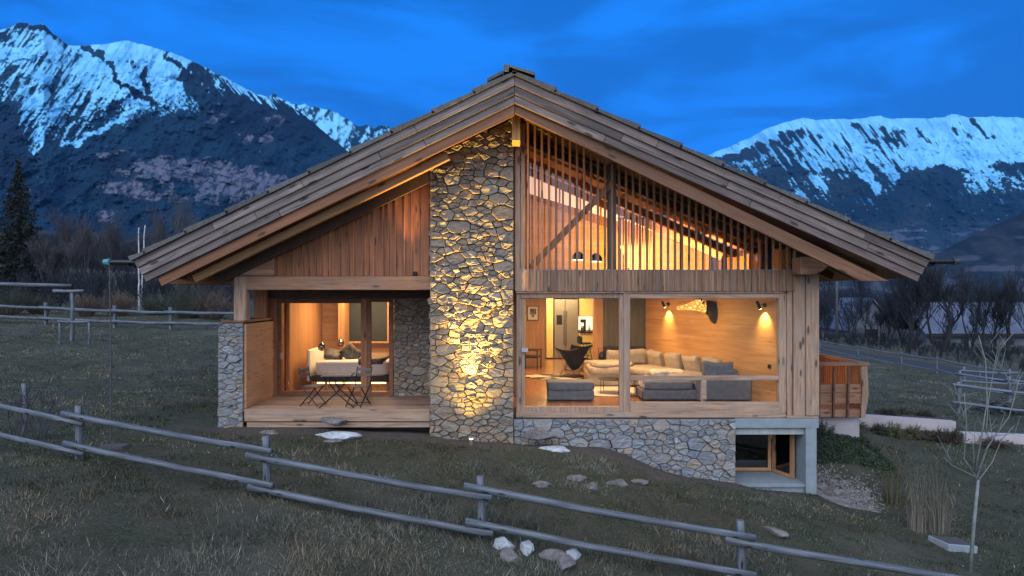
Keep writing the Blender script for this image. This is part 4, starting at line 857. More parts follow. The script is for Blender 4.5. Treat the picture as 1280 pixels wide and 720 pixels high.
m = MB(); m.cushion((0, 0, 0), (.72, 1.58, .22), n=16, e=.35, puff=.05, seed=5); o = m.build('throw_blanket', rock_mat('brown_fur', (.05, .035, .028), (.18, .13, .10)), smooth=True); o.location = (X(468, 3.6) , 3.8, .74); tag(o, 'brown fur blanket spread over the foot end of the bed', 'blanket')
for px, py, Yq, lb in ((402, 434, 3.0, 'smoky glass pendant lamp hanging in front of the headboard'), (426, 429, 4.9, 'smoky glass pendant lamp hanging behind the bed cushions')):
    p = at(px, py, Yq); r = empty('pendant_lamp', (p.x, p.y, 0), 0, lb, 'lamp', 'pendant lamps by the bed')
    m = MB(); m.lathe([(.02, -.10), (.08, -.08), (.10, 0), (.085, .07), (.03, .11), (.02, .14)], (0, 0, p.z), 14); m.build('lamp_shade', glass_mat('smoky_glass', .25, (.35, .28, .25)), r, smooth=True)
    m = MB(); m.lathe([(.01, -.05), (.03, -.03), (.03, .03), (.015, .10)], (0, 0, p.z), 10); m.build('bulb_holder', BLACK, r)
    m = MB(); m.tube([(0, 0, p.z + .1), (0, 0, 2.75)], .004, 5); m.build('cord', BLACK, r)
# ---- living room
# ottoman
r = empty('ottoman', (X(714, 1.0), 1.32, 0), 0, 'grey box ottoman with a thick cushion top just inside the window', 'ottoman')
w2 = (X(744, 1.0) - X(684, 1.0)) / 2
m = MB(); m.box(-w2 + .02, w2 - .02, -.30, .30, .02, .25); m.build('base', GREYF, r, bevel=.02)
m = MB(); m.cushion((0, 0, .35), (w2 * 2, .64, .21), e=.25, n=16); m.build('seat', GREYF, r, smooth=True)
# rugs
m = MB(); m.lathe([(.98, 0), (1.0, .008), (.97, .014)], n=48); o = m.build('round_rug', plain('cream_wool', (.60, .50, .42), .95, sc=30, bmp=.5)); o.location = (X(762, 2.6), 2.7, .002); tag(o, 'round cream rug under the nested black tables', 'rug')
rr = random.Random(4); pts = []
for k in range(44):
    a = 2 * math.pi * k / 44; q = 1 + .10 * math.sin(3 * a + 1) + .12 * math.cos(4 * a) + rr.uniform(-.03, .03); pts.append((1.15 * q * math.cos(a), .72 * q * math.sin(a)))
m = MB(); n = len(pts); m.add([(a, b, .003) for a, b in pts] + [(a * .97, b * .97, .012) for a, b in pts], [tuple(range(n, 2 * n))] + [(i, (i + 1) % n, (i + 1) % n + n, i + n) for i in range(n)])
def hide_mat():
    mm, nt, bs, out = newmat('cow_hide'); t = N(nt, 'ShaderNodeTexCoord').outputs['Object']; L(nt, mixc(nt, rng(nt, noise(nt, t, 1.3, 3, .5, .6), .50, .56, 0, 1), (.05, .022, .012), (.55, .48, .40)), bs.inputs['Base Color']); bs.inputs['Roughness'].default_value = .8; return mm
o = m.build('cowhide_rug', hide_mat()); o.location = (X(698, 5.9), 5.7, 0.001); tag(o, 'brown and white cowhide rug under the black sling chairs', 'rug')
# butterfly chairs
def butterfly(loc, rz, label):
    r = empty('sling_chair', loc, rz, label, 'chair', 'black butterfly sling chairs')
    f = MB()
    A = [(-.36, -.38, .55), (.36, -.38, .55), (-.40, .42, .92), (.40, .42, .92)]; B = [(-.30, .30, .015), (.30, .30, .015), (-.32, -.34, .015), (.32, -.34, .015)]
    for i in range(4): f.tube([A[i], B[i]], .008, 6)
    for i, j in ((0, 1), (2, 3), (0, 2), (1, 3)): f.tube([B[i], B[j]], .008, 6)
    f.tube([A[0], B[3]], .008, 6); f.tube([A[1], B[2]], .008, 6); f.tube([A[2], B[1]], .008, 6); f.tube([A[3], B[0]], .008, 6); f.build('frame', BLACK, r)
    s = MB(); n = 14; V = []
    for i in range(n + 1):
        v = i / n
        for j in range(n + 1):
            u = j / n * 2 - 1; e = abs(u) ** 2.2
            fr = Vector((0, -.42, .43)).lerp(Vector((0, .42, .70)), v); y = -.38 + .80 * v; wd = .36 + .05 * v; zc_ = (.34 - .16 * math.sin(math.pi * min(1, v * 1.3)) + .50 * max(0, v - .35) ** 1.2 / .6); ze = .55 + .37 * v
            pinch = 1 - .22 * math.sin(math.pi * v)
            V.append((u * wd * (pinch if abs(u) > .9 else 1 - .22 * math.sin(math.pi * v) * abs(u)), y, zc_ * (1 - e) + (ze - .10 * math.sin(math.pi * v)) * e))
    F_ = [(i * (n + 1) + j, i * (n + 1) + j + 1, (i + 1) * (n + 1) + j + 1, (i + 1) * (n + 1) + j) for i in range(n) for j in range(n)]
    s.add(V, F_); o = s.build('sling', BLACKF, r, smooth=True); sd = o.modifiers.new('t', 'SOLIDIFY'); sd.thickness = .012
butterfly((X(716, 5.8), 5.9, .014), R(150), 'black leather sling chair nearer the window, seen from behind')
butterfly((X(722, 7.4), 7.5, .002), R(-160), 'black leather sling chair farther back by the wooden partition')
# coffee tables
for px, Yq, rad, h, lb in ((764, 2.35, .36, .36, 'larger round black wire table on the cream rug'), (784, 2.0, .30, .42, 'smaller round black wire table beside the window mullion')):
    r = empty('coffee_table', (X(px, Yq), Yq, .017), 0, lb, 'table', 'nested round black tables')
    m = MB(); m.lathe([(rad, 0), (rad, .014), (rad - .01, .018)], (0, 0, h - .018), 32); m.build('tabletop', BLACK, r)
    for k in range(4): a = k * math.pi / 2 + .5; m = MB(); m.tube([(rad * .92 * math.cos(a), rad * .92 * math.sin(a), h - .02), (rad * .92 * math.cos(a), rad * .92 * math.sin(a), .0)], .008, 6); m.build('leg', BLACK, r)
# sectional sofa
r = empty('sofa', (0, 0, 0), 0, 'large sectional sofa, beige inside and grey outside, along the plank wall', 'sofa')
D0, D1 = Vector((X(745, 4.2), 4.35, 0)), Vector((3.72, 4.35, 0)); E0, E1 = Vector((3.85, 4.25, 0)), Vector((5.05, 1.5, 0))
m = MB(); m.cushion((2.95, 4.05, .22), (1.75, 1.15, .40), e=.2, n=16); e_d = (E1 - E0); e_l = e_d.length; ea = math.atan2(e_d.y, e_d.x)
Ms = T_(Vector((4.30, 2.75, .22))) @ rotz(ea)
m.cushion((0, 0, 0), (e_l + .2, 1.15, .40), Ms, e=.2, n=16); m.build('base', BEIGEF, r, smooth=True)
m = MB(); m.cushion((2.72, 3.95, .45), (1.25, 1.15, .24), e=.35, n=16, puff=.03); m.build('seat_cushion', BEIGEF, r, smooth=True)
for k in range(2):
    m = MB(); m.cushion((0, 0, 0), (e_l / 2, 1.0, .20), T_(E0.lerp(E1, .27 + .46 * k) + Vector((-.42, -.12, .47))) @ rotz(ea), e=.35, n=14, puff=.03, seed=k); m.build('seat_cushion', BEIGEF, r, smooth=True)
m = MB(); m.box(-.0, e_l, -.10, .12, .1, .62, T_(E0 + Vector((.25, .05, 0))) @ rotz(ea)); m.box(2.1, 3.9, 4.62, 4.82, .1, .62); m.build('back_frame', BEIGEF, r, bevel=.05)
def scatter_cushion(p, rz, lean, sz, label, mat=BEIGEF, nm='cushion', grp='beige cushions along the sofa back', seed=0):
    m = MB().pillow(sz, seed); o = m.build(nm, mat, smooth=True); o.location = p; o.rotation_euler = (lean, 0, rz); return tag(o, label, 'cushion', grp)
pos = ['first beige cushion from the dark panel on the plank wall side', 'second beige cushion from the dark panel, between two others', 'third beige cushion from the dark panel, beside the last beige one', 'beige cushion next to the folded grey cushion']
for k in range(4):
    p = E0.lerp(E1, .08 + .27 * k) + Vector((.10, -.08, .70)); scatter_cushion(p, ea + math.pi, R(-18 + 5 * (k % 2)), (.68, .26, .58), pos[k], seed=k)
scatter_cushion(Vector((X(770, 4.3) + .05, 4.42, .73)), 0, R(14), (.66, .24, .50), 'beige cushion left of the window mullion in front of the dark panel', seed=9)
scatter_cushion(Vector((X(790, 4.3) + .15, 4.42, .73)), R(-4), R(12), (.66, .24, .50), 'beige cushion right of the window mullion in front of the dark panel', seed=10)
m = MB(); m.box(X(871, .9), X(940, .9), .90, 1.30, .03, .56); m.build('side_panel', GREYF, r, bevel=.03)
m = MB(); m.box(X(803, .95), X(871, .95) + .04, .98, 1.95, .03, .27); m.build('chaise_base', GREYF, r, bevel=.03)
m = MB(); m.cushion((X(837, .95), 1.45, .37), (X(872, .95) - X(808, .95), 1.0, .22), e=.3, n=16); m.build('chaise_cushion', GREYF, r, smooth=True)
m = MB(); m.box(X(871, .9) + .02, 5.2, 1.30, 2.1, .03, .42); m.build('corner_base', GREYF, r, bevel=.03)
scatter_cushion(Vector((X(898, 1.1), 1.15, .74)), 0, R(0), (.78, .34, .40), 'folded grey cushion lying on the grey sofa end', GREYF, grp='grey cushions on the sofa end', seed=21)
scatter_cushion(Vector((X(902, 1.1), 1.02, .64)), 0, R(0), (.80, .24, .20), 'flat grey bolster below the folded grey cushion', GREYF, grp='grey cushions on the sofa end', seed=22)
FUR = rock_mat('pale_fur', (.35, .30, .26), (.75, .70, .62))
m = MB(); m.cushion((0, 0, 0), (.85, .7, .16), e=.5, puff=.10, seed=31, n=18); o = m.build('fur_throw', FUR, smooth=True); o.location = (X(835, 2.1), 2.2, .54); tag(o, 'pale fur throw spread over the sofa seat behind the rail', 'throw')
m = MB(); m.cushion((0, 0, 0), (.28, .6, .30), e=.6, puff=.12, seed=32, n=18); o = m.build('fur_throw', FUR, smooth=True); o.location = (X(808, 1.2), 1.35, .40); tag(o, 'rolled grey fur throw hanging over the chaise end', 'throw')
m = MB(); m.cushion((0, 0, 0), (1.15, 1.0, .16), e=.5, puff=.10, seed=33, n=20); o = m.build('duvet', BEIGEF, smooth=True); o.location = (X(763, 4.0), 3.9, .60); tag(o, 'crumpled beige quilt on the left seat of the sofa', 'quilt')
# wall lamps and deer lamp on the plank wall
def on_wall(px):      # distance along the plank wall seen in column px
    lo, hi = 0, wlen
    for _ in range(40):
        t = (lo + hi) / 2; p = wl0 + wd * t; q_ = 640 + F * p.x / (p.y + DIST)
        if q_ > px: lo = t
        else: hi = t
    return t, wl0 + wd * t
nrm = Vector((wd.y * -1, wd.x, 0)); nrm = nrm if nrm.x < 0 else -nrm
for px, py, lb in ((956, 381, 'black wall spotlight nearer the window post, its cone shining down'), (836, 380, 'black wall spotlight beside the glowing deer head')):
    t, p = on_wall(px); s_ = (p.y + DIST) / F; z = CH + (HZ - py) * s_
    r = empty('wall_spotlight', (p.x, p.y, z), 0, lb, 'lamp', 'spotlights on the plank wall')
    m = MB(); m.tube([(0, 0, 0), nrm * .03], .05, 12); m.tube([nrm * .03, nrm * .10 + Vector((0, 0, .01))], .012, 6); m.build('wall_plate', BLACK, r)
    c = nrm * .17 ; m = MB(); m.tube([c + Vector((-.05, 0, .08)), c + Vector((.03, 0, -.09))], .038, 14); m.build('lamp_head', BLACK, r, smooth=False)
    l = MB(); l.tube([c + Vector((.03, 0, -.092)), c + Vector((.032, 0, -.098))], .032, 12); l.build('lens', LAMPM, r)
    spot('spot_light', c + Vector((.035, 0, -.11)), c + Vector((.10, 0.05, -1.2)) - nrm * .42, 120, WARM2, 85, 1.0, .03, r)
t, p = on_wall(893); z0 = CH + (HZ - 384) * (p.y + DIST) / F
r = empty('deer_head_lamp', (p.x, p.y, z0), 0, 'glowing paper deer head lamp on a dark neck mount, facing left', 'lamp')
def loft(path, prof, n=14):
    V = []; Fc = []
    for (c, a, b, d) in prof:
        c = Vector(c); d = Vector(d).normalized(); u = Vector((0, 0, 1)).cross(d).normalized(); w_ = d.cross(u)
        for k in range(n): q_ = 2 * math.pi * k / n; V.append(c + u * a * math.cos(q_) + w_ * b * math.sin(q_))
    for i in range(len(prof) - 1):
        for k in range(n): k2 = (k + 1) % n; Fc.append((i * n + k, (i + 1) * n + k, (i + 1) * n + k2, i * n + k2))
    Fc.append(tuple(range(n - 1, -1, -1))); Fc.append(tuple((len(prof) - 1) * n + k for k in range(n))); return MB().add(V, Fc)
dx = Vector((-1, -.05, 0)).normalized()
loft(None, [(nrm * .0 + Vector((0.04, 0, -.16)), .13, .30, nrm), (nrm * .10 + Vector((0, 0, -.10)), .12, .27, nrm), (dx * .16 + Vector((0, 0, -.02)), .11, .20, dx), (dx * .24, .11, .155, dx)]).build('neck', plain('dark_timber', (.03, .02, .015), .5, bmp=.2), r, smooth=True)
def deerm():
    mm, nt, bs, out = newmat('lit_crumpled_paper'); t = N(nt, 'ShaderNodeTexCoord').outputs['Object']
    vo = N(nt, 'ShaderNodeTexVoronoi', feature='DISTANCE_TO_EDGE', inp={2: 11.0, 8: 1.0}); L(nt, t, vo.inputs['Vector'])
    c = mixc(nt, rng(nt, vo.outputs['Distance'], 0, .22, 0, 1), (1.0, .30, .03), (1.0, .60, .14)); L(nt, c, bs.inputs['Emission Color']); bs.inputs['Base Color'].default_value = (.10, .07, .03, 1)
    L(nt, rng(nt, vo.outputs['Distance'], 0, .22, .55, 1.6), bs.inputs['Emission Strength']); return mm
hd = loft(None, [(dx * .24, .10, .15, dx), (dx * .32 + Vector((0, 0, .03)), .12, .155, dx), (dx * .42 + Vector((0, 0, .05)), .12, .15, dx), (dx * .54 + Vector((0, 0, .04)), .11, .12, dx), (dx * .68 + Vector((0, 0, .015)), .08, .085, dx), (dx * .82 + Vector((0, 0, -.01)), .06, .062, dx), (dx * .92 + Vector((0, 0, -.02)), .055, .055, dx), (dx * .97 + Vector((0, 0, -.02)), .03, .03, dx)]).build('head', deerm(), r, smooth=True)
for sy in (-1, 1):
    b = dx * .36 + Vector((0, sy * .06, .16)); m = MB()
    m.tube([b, b + Vector((.02, sy * .12, .12)), b + Vector((-.10, sy * .26, .24)), b + Vector((-.22, sy * .30, .40))], [.018, .016, .012, .005], 6)
    m.tube([b + Vector((.01, sy * .05, .05)), b + Vector((-.16, sy * .08, .10)), b + Vector((-.26, sy * .08, .18))], [.013, .010, .004], 6)
    m.tube([b + Vector((-.08, sy * .24, .22)), b + Vector((-.22, sy * .20, .24))], [.010, .004], 6); m.build('antler', BLACK, r)
    m = MB(); m.cushion(dx * .33 + Vector((0, sy * .17, .12)), (.05, .15, .08), n=8, e=.8); m.build('ear', BLACK, hd, smooth=True)
point('deer_glow', dx * .62 + Vector((0, -.35, -.35)), 12, WARM2, .12, r)
t, p = on_wall(962); m = MB(); m.box(-.045, .045, -.008, .008, -.045, .045); o = m.build('power_socket', BLACK, bevel=.004); o.location = p + nrm * .012 + Vector((0, 0, Z(458, p.y))); o.rotation_euler = (0, 0, math.atan2(nrm.y, nrm.x) + math.pi / 2); tag(o, 'small black socket low on the plank wall by the window post', 'socket')
# ---- hall and kitchen
Yk = 11.6
m = MB(); r = empty('kitchen_cupboard', (X(687, Yk), Yk, 0), 0, 'tall cream kitchen cupboard left of the steel refrigerator', 'cupboard')
YELC = plain('cream_lacquer', (.72, .55, .22), .5, var=.05, bmp=0)
m = MB(); m.box(X(683, Yk) - X(687, Yk), X(691.5, Yk) - X(687, Yk), 0, .6, .05, 2.7); m.build('carcass', YELC, r, bevel=.004)
r = empty('kitchen_cupboard', (X(707, Yk), Yk, 0), 0, 'cream overhead cupboards above the steel refrigerator', 'cupboard')
for a, b_ in ((692, 707.3), (707.8, 722.5)): m = MB(); m.box(X(a, Yk) - X(707, Yk), X(b_, Yk) - X(707, Yk), 0, .6, Z(372.5, Yk) , 2.74); m.build('cupboard_door', YELC, r, bevel=.004)
fx0, fx1, fz = X(692.5, Yk), X(723, Yk), Z(374, Yk)
r = empty('refrigerator', ((fx0 + fx1) / 2, Yk, 0), 0, 'two-door stainless steel refrigerator with ice dispenser at the back of the room', 'refrigerator'); hw = (fx1 - fx0) / 2
m = MB(); m.box(-hw, hw, 0, .6, .02, fz); m.build('body', STEEL, r, bevel=.01)
for a, b_ in ((-hw + .01, -.05), (-.04, hw - .01)): m = MB(); m.box(a, b_, -.05, -.002, .08, fz - .02); m.build('door', STEEL, r, bevel=.012)
for a in (-.09, .0): m = MB(); m.tube([(a, -.10, .55), (a, -.10, fz - .45)], .018, 8); m.build('handle', plain('polished_steel', (.7, .66, .6), .2, .9, bmp=0), r)
m = MB(); m.box(-hw + .1, -.16, -.06, -.045, fz - 1.0, fz - .62); m.build('ice_dispenser', BLACK, r, bevel=.004)
r = empty('kitchen_counter', (X(731, Yk), Yk - .4, 0), 0, 'kitchen counter with black top and yellow lit front', 'counter'); cx0, cx1 = X(723.5, Yk) - X(731, Yk), X(742, Yk) + .4 - X(731, Yk)
m = MB(); m.box(cx0, cx1, .05, .9, .05, Z(414.5, Yk - .4) - .06); m.build('cabinet', YELC, r); m = MB(); m.box(cx0, cx1, 0, .9, Z(414.5, Yk - .4) - .055, Z(414.5, Yk - .4)); m.build('worktop', BLACK, r)
m = MB(); m.box(cx0 + .02, cx1, .91, .93, Z(413, Yk), Z(396, Yk)); m.build('backsplash', emit('glowing_backsplash', (1.0, .86, .62), 1.2), r)  # light on the backsplash painted in as its own glow
m = MB(); m.box(cx0 + .02, cx1, .5, 1.0, Z(395, Yk), 2.7); m.build('wall_cupboard', YELC, r)
ct = Z(414.5, Yk - .4)
r = empty('coffee_machine', (X(729, Yk - .1), Yk - .1, ct), 0, 'black coffee machine with a glass jug on the kitchen counter', 'coffee machine')
m = MB(); m.box(-.10, .10, -.08, .1, 0, .03); m.box(.03, .10, -.06, .1, .03, .42); m.box(-.10, .10, -.08, .1, .34, .46); m.build('body', BLACK, r, bevel=.008); m = MB(); m.lathe([(.06, 0), (.075, .08), (.05, .16)], (-.03, -.01, .035), 12); m.build('jug', GLASSD, r, smooth=True)
o = MB().lathe([(.05, 0), (.05, .18), (.02, .22), (.02, .26)], n=12).build('jar', WHITEF, smooth=True); o.location = (X(736.5, Yk - .1), Yk - .1, ct); tag(o, 'white jar beside the coffee machine on the counter', 'jar')
# bar stool
Yb_ = 10.2
r = empty('bar_stool', (X(731, Yb_), Yb_, 0), R(20), 'dark moulded bar stool with low back at the kitchen counter', 'stool')
m = MB(); m.cushion((0, 0, .72), (.46, .42, .08), n=12, e=.6); m.build('seat', BLACKF, r, smooth=True); m = MB(); m.cushion((-.21, 0, .86), (.07, .40, .30), n=12, e=.6); m.build('backrest', BLACKF, r, smooth=True)
for sx in (-1, 1):
    for sy in (-1, 1): m = MB(); m.tube([(sx * .12, sy * .12, .70), (sx * .22, sy * .20, .0)], .014, 6); m.build('leg', BLACK, r)
m = MB(); m.tube([(.18, -.17, .25), (.18, .17, .25), (-.18, .17, .25), (-.18, -.17, .25), (.18, -.17, .25)], .008, 5); m.build('foot_ring', BLACK, r)
# armchair in the hall
Ya = 8.0
r = empty('armchair', (X(664, Ya), Ya + .1, .0), R(-15), 'dark wooden armchair with thin armrests by the left wall', 'armchair')
DW = plain('dark_walnut', (.03, .018, .012), .4, bmp=.1)
m = MB(); m.box(-.27, .27, -.27, .27, .38, .45); m.build('seat', BLACKF, r, bevel=.02); m = MB(); m.beam((-.27, 0, .42), (-.40, 0, .98), .5, .05, up=(1, 0, 0)); m.build('backrest', BLACKF, r, bevel=.01)
for sx in (-1, 1):
    for sy in (-1, 1): m = MB(); m.tube([(sx * .28, sy * .29, .0), (sx * .28, sy * .29, .64)], .02, 8); m.build('leg', DW, r)
for sy in (-1, 1): m = MB(); m.box(-.32, .33, sy * .29 - .03, sy * .29 + .03, .63, .66); m.build('armrest', DW, r, bevel=.005)
p = at(666, 391.5, 8.97); r = empty('framed_picture', (p.x, 8.99, p.z), 0, 'small framed black and white picture on the wooden hall wall', 'picture')
m = MB(); m.box(-.20, .20, -.03, 0, -.26, .26); m.build('frame', plain('brown_frame', (.12, .06, .03), .5), r); m = MB(); m.box(-.17, .17, -.036, -.031, -.23, .23); m.build('mount', WHITEF, r)
m = MB(); m.box(-.10, .12, -.040, -.037, -.05, .16); m.box(-.05, .05, -.041, -.038, -.14, -.04); m.build('print', rock_mat('grey_print', (.02, .02, .02), (.3, .28, .26)), r)
r = empty('watering_can', (X(752, 5.0), 4.95, 0.0), 0, 'black kettle on the side stand beside the low wall', 'kettle')
m = MB(); m.box(-.12, .12, -.12, .12, 0, .62); m.build('stand', BLACK, r, bevel=.01); m = MB(); m.lathe([(.09, 0), (.10, .08), (.06, .2), (.03, .23)], (0, 0, .62), 14); m.tube([(-.09, 0, .75), (-.1, 0, .95), (.1, 0, .95), (.09, 0, .75)], .01, 6); m.build('pot', BLACK, r)
r.name = 'kettle_stand'
# upper pendants
for px, py, Yq, lb in ((723, 320, 2.6, 'left dark pendant lamp with lit rim behind the upper slats'), (745, 322, 2.6, 'right dark pendant lamp with lit rim behind the upper slats')):
    p = at(px, py, Yq); r = empty('pendant_lamp', (p.x, p.y, 0), 0, lb, 'lamp', 'pendant lamps in the upper room')
    m = MB(); m.lathe([(.17, -.10), (.16, .0), (.10, .08), (.03, .12)], (0, 0, p.z), 16); m.build('lamp_shade', BLACK, r, smooth=True)
    m = MB(); m.lathe([(.15, -.108), (.15, -.103)], (0, 0, p.z), 16); m.build('bulb', LAMPM, r); m = MB(); m.tube([(0, 0, p.z + .1), (0, 0, roof_z(p.x, .6))], .005, 5); m.build('cord', BLACK, r)
# ground spotlight for the pillar
r = empty('ground_spotlight', (X(589, -.75), -.75, gz(X(589, -.75), -.75)), 0, 'small steel ground spotlight at the foot of the stone pillar', 'lamp')
m = MB(); m.tube([(0, 0, -.05), (0, 0, .13)], .045, 14); m.build('body', STEEL, r); m = MB(); m.tube([(0, 0, .131), (0, 0, .136)], .036, 14); m.build('lens', LAMPM, r)
spot('pillar_uplight', (0, 0, .16), (0.0, .42, 3.1), 400, (1, .64, .12), 100, 1.0, .04, r)
spot('pillar_uplight', (0.0, -.02, .16), (0.1, .42, 4.6), 5600, (1, .64, .16), 46, .9, .04, r)
# ================================================================== OUTDOOR THINGS
def log_mb(a, b, r0, r1, seed, seg=8, n=12):
    rr = random.Random(seed); a = Vector(a); b = Vector(b); pts = []; rad = []
    for i in range(seg + 1):
        t = i / seg; pts.append(a.lerp(b, t) + Vector((0, rr.uniform(-.006, .006), rr.uniform(-.006, .006) - .02 * math.sin(math.pi * t)))); rad.append((r0 + (r1 - r0) * t) * rr.uniform(.96, 1.05))
    m = MB().tube(pts, rad, n)
    for k in range(rr.randint(5, 9)):       # knots
        t = rr.uniform(.05, .95); an = rr.uniform(0, 6.28); p = a.lerp(b, t); r_ = r0 * 1.02
        d = Vector((0, math.cos(an), math.sin(an))); 
    return m
def logmat(a, b):
    d = Vector(b) - Vector(a); return d
def log_obj(name, a, b, r0, r1, seed, mat, root, axis='X'):
    """a log modelled along its own x axis so that the grain follows it"""
    a = Vector(a) - root.location; b = Vector(b) - root.location; d = b - a; m = log_mb((0, 0, 0), (d.length, 0, 0), r0, r1, seed)
    o = m.build(name, mat, root, smooth=True); o.location = a; o.rotation_euler = d.to_track_quat('X', 'Z').to_euler(); 
    return o
def knotted(name):
    return LOG
fr = empty('log_fence', tuple(at(332, 620, -4.95)), 0, 'weathered blue grey log rail fence running down across the foreground slope', 'fence')
fr.location.z = gz(fr.location.x, fr.location.y)
posts = [(98, 507, 573, -3.5), (332, 545, 620, -4.95), (600, 595, 675, -5.6), (925, 650, 730, -5.85)]
for i, (px, pt, pb, Y_) in enumerate(posts):
    a = at(px, pb, Y_); b = at(px, pt, Y_); a.z = min(a.z, gz(a.x, a.y)) - .25; log_obj('post', a, b, .062, .058, 40 + i, LOG, fr)
def ypx(px):
    P = [(-160, -2.1), (0, -2.95), (98, -3.5), (332, -4.95), (600, -5.6), (925, -5.85), (1280, -5.9), (1500, -5.9)]; return float(np.interp(px, [p[0] for p in P], [p[1] for p in P])) - .16
rails = [(-150, 472, 104, 530), (-150, 506, 105, 567.5), (78, 517, 339, 564), (81, 554, 341, 607), (308, 569, 615, 623), (311, 608, 616, 668), (580, 607, 944, 673), (582, 652, 945, 719), (906, 675, 1300, 738), (908, 722, 1300, 790)]
for i, (x0, y0, x1, y1) in enumerate(rails):
    log_obj('rail', at(x0, y0, ypx(x0) - .03 * (i % 2)), at(x1, y1, ypx(x1) - .03 * (i % 2)), .053, .046, 60 + i, LOG, fr)
# stone slabs and rocks
def rock(c, size, seed, mat, label, name='rock', grp=None, rz=0, sink=.3):
    rr = np.random.RandomState(seed); bm = bmesh.new(); bmesh.ops.create_icosphere(bm, subdivisions=4, radius=1)
    pl = [(Vector(rr.normal(size=3)).normalized(), rr.uniform(.45, .85)) for _ in range(11)]
    for v in bm.verts:
        d = v.co.normalized(); r_ = 1.0
        for n_2, k in pl:
            q_ = d.dot(n_2)
            if q_ > 0: r_ = min(r_, k / q_)
        r_ *= 1 + .05 * math.sin(9 * d.x + seed) * math.sin(8 * d.y) + rr.uniform(-.012, .012)
        v.co = Vector((d.x * r_ * size[0], d.y * r_ * size[1], d.z * r_ * size[2]))
    me = bpy.data.meshes.new(name); bm.to_mesh(me); bm.free(); me.materials.append(mat); o = bpy.data.objects.new(name, me); C.objects.link(o)
    z = gz(c[0], c[1]) if len(c) == 2 else c[2]; o.location = (c[0], c[1], z + size[2] * (1 - sink * 2) * .75); o.rotation_euler = (0, 0, rz)
    return tag(o, label, 'rock', grp)
rock(tuple(at(420, 526, -.42)), (.38, .20, .12), 1, ROCKB, 'grey stone block step against the terrace edge', sink=.5)
rock((X(417, -.95), -.95), (.62, .26, .10), 2, ROCKW, 'large flat white stone in the grass below the terrace step', sink=.25)
rock((X(414, -1.35), -1.35), (.26, .14, .05), 3, ROCKB, 'small flat stone in front of the large white stone')
rock((X(338, -.75), -.75), (.26, .16, .06), 4, ROCKB, 'flat brown stone in the grass below the left end of the terrace')
rock((X(678, -.45), -.45, Z(545, -.45)), (.42, .20, .13), 5, ROCKB, 'long grey boulder lying against the stone base right of the pillar', sink=.5)
rock((X(690, -.75), -.75), (.50, .22, .07), 6, ROCKW, 'pale flat slab on the grass in front of the long grey boulder', sink=.3)
for i, (px, py, Y_, sz, mt, lb) in enumerate([(630, 681, -6.3, (.19, .14, .12), ROCKW, 'leftmost pale rock in the heap below the lower rail'), (658, 684, -6.35, (.13, .12, .17), ROCKW, 'upright pale rock with pointed top in the rock heap'), (640, 694, -6.5, (.22, .16, .13), ROCKB, 'brown rock low down in the heap below the rail'), (690, 694, -6.5, (.22, .14, .10), ROCKB, 'wide brown rock right in the heap below the rail'), (716, 692, -6.4, (.17, .10, .09), ROCKW, 'pale slanted slab at the right end of the rock heap'), (704, 702, -6.6, (.26, .16, .10), ROCKB, 'dark rock nearest the camera in the heap')]):
    p = rg(px, py + 4); rock((p[0], p[1]), sz, 20 + i, mt, lb, grp='rocks heaped below the fence', rz=i, sink=.42)
for i, (px, py, Y_, sz, lb) in enumerate([(722, 596, -2.2, (.22, .15, .10), 'small half buried rock left in the slope above the fence'), (742, 606, -2.6, (.24, .14, .08), 'half buried flat rock near the middle of the slope'), (772, 602, -2.1, (.26, .15, .12), 'half buried rounded rock below the pale slab'), (798, 600, -2.0, (.22, .16, .10), 'half buried rock right in the slope below the stone base'), (966, 660, -3.4, (.3, .16, .08), 'half buried rock below the concrete pillar'), (676, 604, -2.6, (.17, .12, .08), 'small rock far left among the buried rocks')]):
    p = rg(px, py + 4); rock((p[0], p[1]), sz, 40 + i, ROCKB, lb, grp='half buried rocks in the slope', rz=i * 1.3, sink=.42)
# gravel
def gravel_patch():
    rng_ = np.random.RandomState(5); V = []; Fc = []; n = 0
    tet = np.array([[1, 0, -.4], [-.5, .9, -.3], [-.5, -.9, -.3], [0, 0, .7]])
    for k in range(4200):
        u = rng_.rand(); px = 1012 + 90 * u + rng_.normal() * 5; cy = 600 + 30 * u ** .5 if rng_.rand() < .75 else 625
        py = cy + rng_.normal() * (10 + 6 * fbm(np.array([px / 9.]), np.array([1.]), 3)[0]); Y_ = np.interp(py, [575, 600, 640], [1.9, 1.2, -.4]); p = at(px, py, Y_)
        if p.x < 6.8 or (u > .55 and rng_.rand() < (u - .5) * 1.7) or Y_ < -1.4 + .5 * rng_.rand(): continue
        s_ = rng_.uniform(.012, .030); a = rng_.rand() * 6.28; c, s2 = math.cos(a), math.sin(a)
        q_ = tet * s_ * rng_.uniform(.7, 1.3, 3); q_ = np.column_stack([q_[:, 0] * c - q_[:, 1] * s2, q_[:, 0] * s2 + q_[:, 1] * c, q_[:, 2]])
        V.append(q_ + [p.x, p.y, 0]); Fc.append(np.array([[0, 1, 3], [1, 2, 3], [2, 0, 3]]) + n); n += 4
    V = np.concatenate(V); V[:, 2] += ground_np(V[:, 0], V[:, 1]) + .012
    return V, np.concatenate(Fc)
V, Fc = gravel_patch(); tag(big_mesh('gravel', V, Fc, rock_mat('gravel_stone', (.10, .085, .078), (.27, .25, .245))), kind='stuff')
